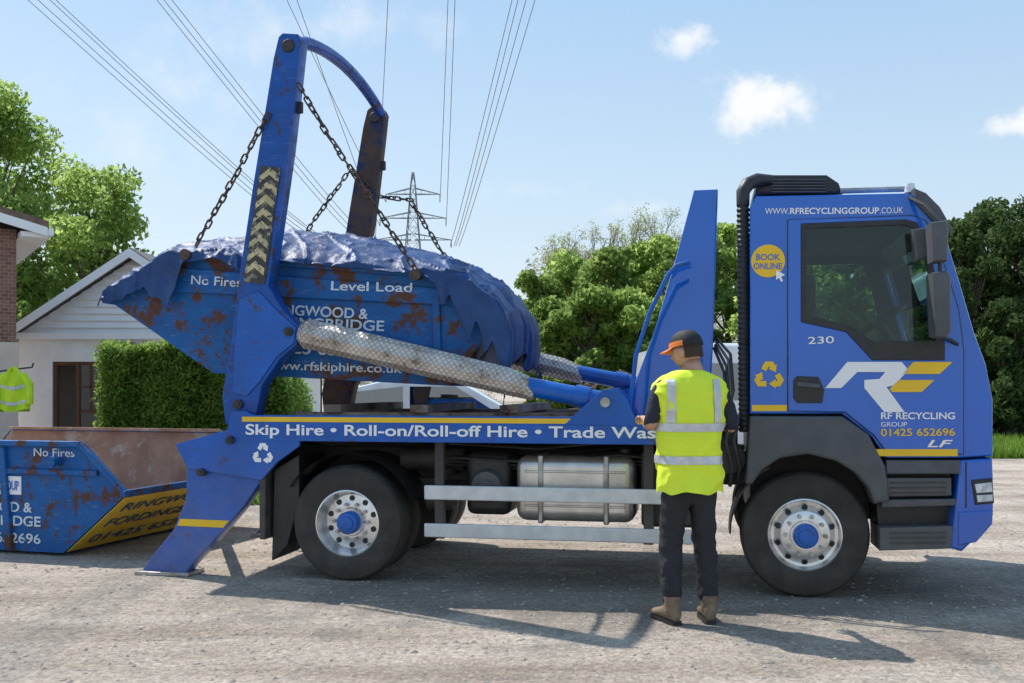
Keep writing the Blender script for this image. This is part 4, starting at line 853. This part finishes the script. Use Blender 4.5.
M_jump = mat('navy_jumper', (.018,.022,.042), rough=.85, bump=.3, bscale=40)
M_vest = mat('vest_fabric', (.80,.93,.04), (.68,.84,.04), scale=4, rough=.7, bump=.35, bscale=14)
M_boot = mat('brown_boot', (.16,.105,.065), (.25,.18,.12), scale=14, rough=.8, bump=.2)
M_cap = mat('black_cap', (.015,.015,.017), rough=.7); M_hair = mat('brown_hair', (.05,.03,.02), rough=.8, bump=.6, bscale=90)
LH, RH = Vector((-.205,.28,1.26)), Vector((.265,.28,1.24))
V = [(0,0,.95,.09),(0,0,1.12,.09),(0,-.01,1.3,.11),(0,-.01,1.44,.085),(0,.0,1.52,.052),(0,.015,1.60,.052),
     (-.18,-.01,1.45,.05),(-.250,-.04,1.22,.042),(-.215,.18,1.245,.028),(.18,-.01,1.45,.05),(.268,-.04,1.20,.042),(.27,.18,1.23,.028),
     (-.085,.01,.80,.055),(-.104,.03,.5,.038),(-.113,-.015,.1,.03),(.085,.01,.80,.055),(.106,.015,.5,.038),(.120,-.015,.1,.03),(-.115,.08,.05,.022),(.118,.08,.05,.022),
     (LH.x,LH.y-.04,LH.z-.005,(.02,.036)),(LH.x,LH.y,LH.z,(.018,.04)),(RH.x,RH.y-.04,RH.z-.005,(.02,.036)),(RH.x,RH.y,RH.z,(.018,.04)),
     (-.238,.07,1.225,.040),(.275,.07,1.21,.040)]
E = [(0,1),(1,2),(2,3),(3,4),(4,5),(3,6),(6,7),(7,24),(24,8),(3,9),(9,10),(10,25),(25,11),(0,12),(12,13),(13,14),(0,15),(15,16),(16,17),(14,18),(17,19),(8,20),(20,21),(11,22),(22,23)]
roots = [0]
for sg, h_ in ((-1,LH),(1,RH)):
    hx,hy,hz_ = h_
    for k_, (off, L) in enumerate(((-.03,.068),(-.010,.078),(.010,.072),(.03,.056))):
        b0 = len(V); roots.append(b0)
        V += [(hx+off,hy-.01,hz_,.0095),(hx+off*1.1,hy+.035,hz_+.004,.0095),(hx+off*1.1,hy+.035+L*.45,hz_-.012,.0088),(hx+off*1.05,hy+.04+L*.5,hz_-.012-L*.4,.008)]
        E += [(b0,b0+1),(b0+1,b0+2),(b0+2,b0+3)]
    b0 = len(V); roots.append(b0); V += [(hx-sg*.015,hy-.03,hz_,.011),(hx-sg*.05,hy-.005,hz_-.005,.0105),(hx-sg*.062,hy+.03,hz_-.018,.009)]; E += [(b0,b0+1),(b0+1,b0+2)]
body = skin('body', V, E, M_skinm, roots)
HR = Matrix.Translation((-.005,.02,1.675)) @ Matrix.Rotation(R(42), 4, 'Z') @ Matrix.Rotation(R(-10), 4, 'X')
mb = MB(); gg = bmesh.ops.create_icosphere(mb.bm, subdivisions=4, radius=1)
for v in gg['verts']:
    c = v.co.copy(); y_ = c.y*.098; x_ = c.x*.076; z_ = c.z*.118
    if c.z < -.2: x_ *= 1+(c.z+.2)*.35; y_ *= 1+(c.z+.2)*(.15 if c.y > 0 else .5)
    if c.y > .6:
        y_ += .028*math.exp(-((c.x/.16)**2+((c.z+.12)/.2)**2)); y_ -= .01*math.exp(-(((abs(c.x)-.38)/.16)**2+((c.z-.08)/.14)**2)); y_ += .006*math.exp(-((c.x/.3)**2+((c.z+.5)/.1)**2)); y_ += .008*math.exp(-((c.x/.3)**2+((c.z+.85)/.15)**2))
    v.co = (x_, y_, z_)
for sg in (-1,1): mb.ball((sg*.078,-.005,-.008),(.012,.022,.034),2); mb.ball((sg*.03,.083,.01),(.012,.01,.009),2)
mb.cyl((0,-.02,-.06),(0,-.03,-.17),.056,.06)
bmesh.ops.transform(mb.bm, matrix=HR, verts=mb.bm.verts); mb.build('head', M_skinm, body, ang=180)
mb = MB(); rings = []
for i in range(7):
    z_ = -.045+i*.018; rings.append([HR @ Vector((math.cos(a)*(.081-.0004*i), math.sin(a)*.103, z_)) for a in [R(195+q*10) for q in range(16)]]+[HR @ Vector((math.cos(a)*.06, math.sin(a)*.08, z_)) for a in [R(345-q*10) for q in range(16)]])
mb.loft(rings); mb.build('hair', M_hair, body)
rings = []
for i in range(12):
    f = i/11; z_ = .028+.108*math.sin(f*math.pi/2); r_ = math.cos(f*math.pi/2)**.75; r_ = max(r_,.02)
    rings.append([HR @ Vector((math.cos(a)*.088*r_, -.002+math.sin(a)*.11*r_, z_)) for a in [2*math.pi*q/32 for q in range(32)]])
cap = MB().loft(rings).build('cap', M_cap, PE, ang=180)
mb = MB(); rg = []
for i in range(4):
    f = .03+i*.07; z_ = .028+.108*math.sin(f*math.pi/2); r_ = math.cos(f*math.pi/2)**.75*1.03
    rg.append([HR @ Vector((math.cos(a)*.088*r_, -.002+math.sin(a)*.11*r_, z_)) for a in [R(90+q*8) for q in range(14)]])
for A, B in zip(rg, rg[1:]):
    for q in range(13): mb.face([A[q],A[q+1],B[q+1],B[q]])
mb.build('cap_panel', M_orange, cap)
br_ = [HR @ Vector((math.cos(a)*.085, math.sin(a)*.10, .032)) for a in [R(25+q*13) for q in range(11)]]; bo_ = [HR @ Vector((math.cos(a)*.088, .10+math.sin(a)*.075, .018-.008*math.cos(a)**2)) for a in [R(0+q*18) for q in range(11)]]
mb = MB()
for q in range(10): mb.prism([br_[q],br_[q+1],bo_[q+1],bo_[q]], (0,0,.006))
mb.build('cap_peak', M_orange, cap)
JV = [(0,0,.98,.12),(0,0,1.15,.12),(0,-.01,1.32,.13),(0,-.01,1.45,.1),(0,0,1.535,.064),(-.178,-.01,1.462,.064),(-.228,-.03,1.33,.055),(-.250,-.04,1.23,.050),(-.242,.03,1.222,.047),(.178,-.01,1.462,.064),(.238,-.03,1.33,.055),(.268,-.04,1.21,.050),(.273,.03,1.205,.047)]
skin('jumper', JV, [(0,1),(1,2),(2,3),(3,4),(3,5),(5,6),(6,7),(7,8),(3,9),(9,10),(10,11),(11,12)], M_jump, [0], disp=.014)
TV = [(0,0,.98,(.145,.10)),(0,0,.90,(.145,.115)),(-.084,0,.80,.098),(-.094,.02,.64,.088),(-.104,.035,.50,.078),(-.112,.01,.36,.073),(-.112,-.01,.22,.068),(-.113,-.02,.10,.070),(.084,0,.80,.098),(.095,.01,.64,.088),(.106,.02,.50,.077),(.112,.0,.36,.072),(.118,-.015,.22,.067),(.120,-.02,.10,.069)]
skin('trousers', TV, [(0,1),(1,2),(2,3),(3,4),(4,5),(5,6),(6,7),(1,8),(8,9),(9,10),(10,11),(11,12),(12,13)], M_trou, [0], sub=3, disp=.03)
for sx, rz in ((-.118,R(14)),(.122,R(-8))):
    Mb = Matrix.Translation((sx,-.02,0)) @ Matrix.Rotation(rz, 4, 'Z'); rings = []
    for yy, wd, zt in ((-.07,.022,.07),(-.064,.036,.12),(-.03,.042,.135),(.03,.041,.125),(.08,.042,.095),(.14,.046,.075),(.18,.04,.065),(.20,.022,.05)):
        rings.append([Mb @ Vector((math.cos(a)*wd, yy, .018+max(0,(zt-.018)/2*(1+math.sin(a))))) for a in [2*math.pi*q/18 for q in range(18)]])
    bt = MB().loft(rings).build('boot', M_boot, PE, ang=180)
    MB().cyl(Mb @ Vector((0,-.015,.08)), Mb @ Vector((0,-.012,.17)), .050,.054).build('boot_cuff', M_boot, bt)
    sole = [Mb @ Vector(p) for p in ((-.03,-.075,0),(.03,-.075,0),(.041,-.03,0),(.038,.04,0),(.049,.13,0),(.036,.19,0),(0,.207,0),(-.036,.19,0),(-.049,.13,0),(-.038,.04,0),(-.041,-.03,0))]
    MB().prism(sole, (0,0,.025)).build('sole', M_black, bt)
prof = [(.81,.196,.150),(.87,.198,.152),(.95,.193,.146),(1.05,.190,.143),(1.15,.196,.145),(1.25,.208,.150),(1.35,.222,.152),(1.42,.226,.148),(1.475,.216,.135),(1.515,.178,.115),(1.545,.120,.09),(1.56,.085,.075)]
def vp(z, a, off=0):
    for (z0,w0,d0),(z1,w1,d1) in zip(prof, prof[1:]):
        if z <= z1+1e-6: break
    f = max(0,min(1,(z-z0)/(z1-z0))); w_ = w0+(w1-w0)*f; d_ = d0+(d1-d0)*f
    ca, sa = math.cos(a), math.sin(a); e = .8
    x_ = math.copysign(abs(ca)**e, ca)*w_; y_ = math.copysign(abs(sa)**e, sa)*d_
    cr_ = max(0,1-abs(noise.noise(Vector((x_*6+z*4, y_*5, z*7)))*4))**2
    fold = noise.noise(Vector((x_*7+y_*3, y_*6, z*5)))*.018+ (.006*math.sin(a*9+z*4)*max(0,(1.15-z))*2.4) + (noise.voronoi(Vector((x_*11+z*4, y_*11, z*8+4)))[0][0]-.4)*.020+cr_*.012
    r_ = 1+(fold+off)/.2; return Vector((x_*r_, y_*r_-.005, z))
NA = 120
rings = [[vp(.81+(1.56-.81)*i/90, 2*math.pi*q/NA)+Vector((0,0,.010*math.sin(q*.3+1)*max(0,1-i/12))) for q in range(NA)] for i in range(91)]
ve = MB().loft(rings, cap=False).build('vest', M_vest, PE, ang=180)
for z0 in (.985,1.185):
    MB().loft([[vp(z0+dz, 2*math.pi*q/NA, .006) for q in range(NA)] for dz in (0,.017,.034,.05)], cap=False).build('reflective_band', M_refl, ve, ang=180)
for xs_ in (-.145,.135):
    mb = MB()
    def find(xx, z):
        best = min(range(180,361), key=lambda q: abs(vp(z, R(q)).x-xx)); return R(best)
    L_, R2 = [], []
    for i in range(16):
        z = 1.24+.265*i/15; L_.append(vp(z, find(xs_-.024,z), .007)); R2.append(vp(z, find(xs_+.024,z), .007))
    for i in range(15): mb.face([L_[i],R2[i],R2[i+1],L_[i+1]])
    mb.build('reflective_strap', M_refl, ve, ang=180)
# ================= finalise origins
bpy.context.view_layer.update()
for o in list(bpy.data.objects):
    if o.parent or o.type not in ('MESH','EMPTY') or o.get('kind'): continue
    pts = []
    def gather(q):
        if q.type == 'MESH' and len(q.data.vertices):
            pts.extend([q.matrix_world @ Vector(c) for c in q.bound_box])
        for ch in q.children: gather(ch)
    gather(o)
    mn = Vector([min(p[i] for p in pts) for i in range(3)]); mx = Vector([max(p[i] for p in pts) for i in range(3)])
    nb_ = Vector(((mn.x+mx.x)/2, (mn.y+mx.y)/2, mn.z)); dl = o.matrix_world.to_3x3().inverted() @ (nb_-o.matrix_world.translation)
    if o.type == 'MESH': o.data.transform(Matrix.Translation(-dl))
    else:
        for ch in o.children: ch.location = ch.location-dl
    o.location = nb_
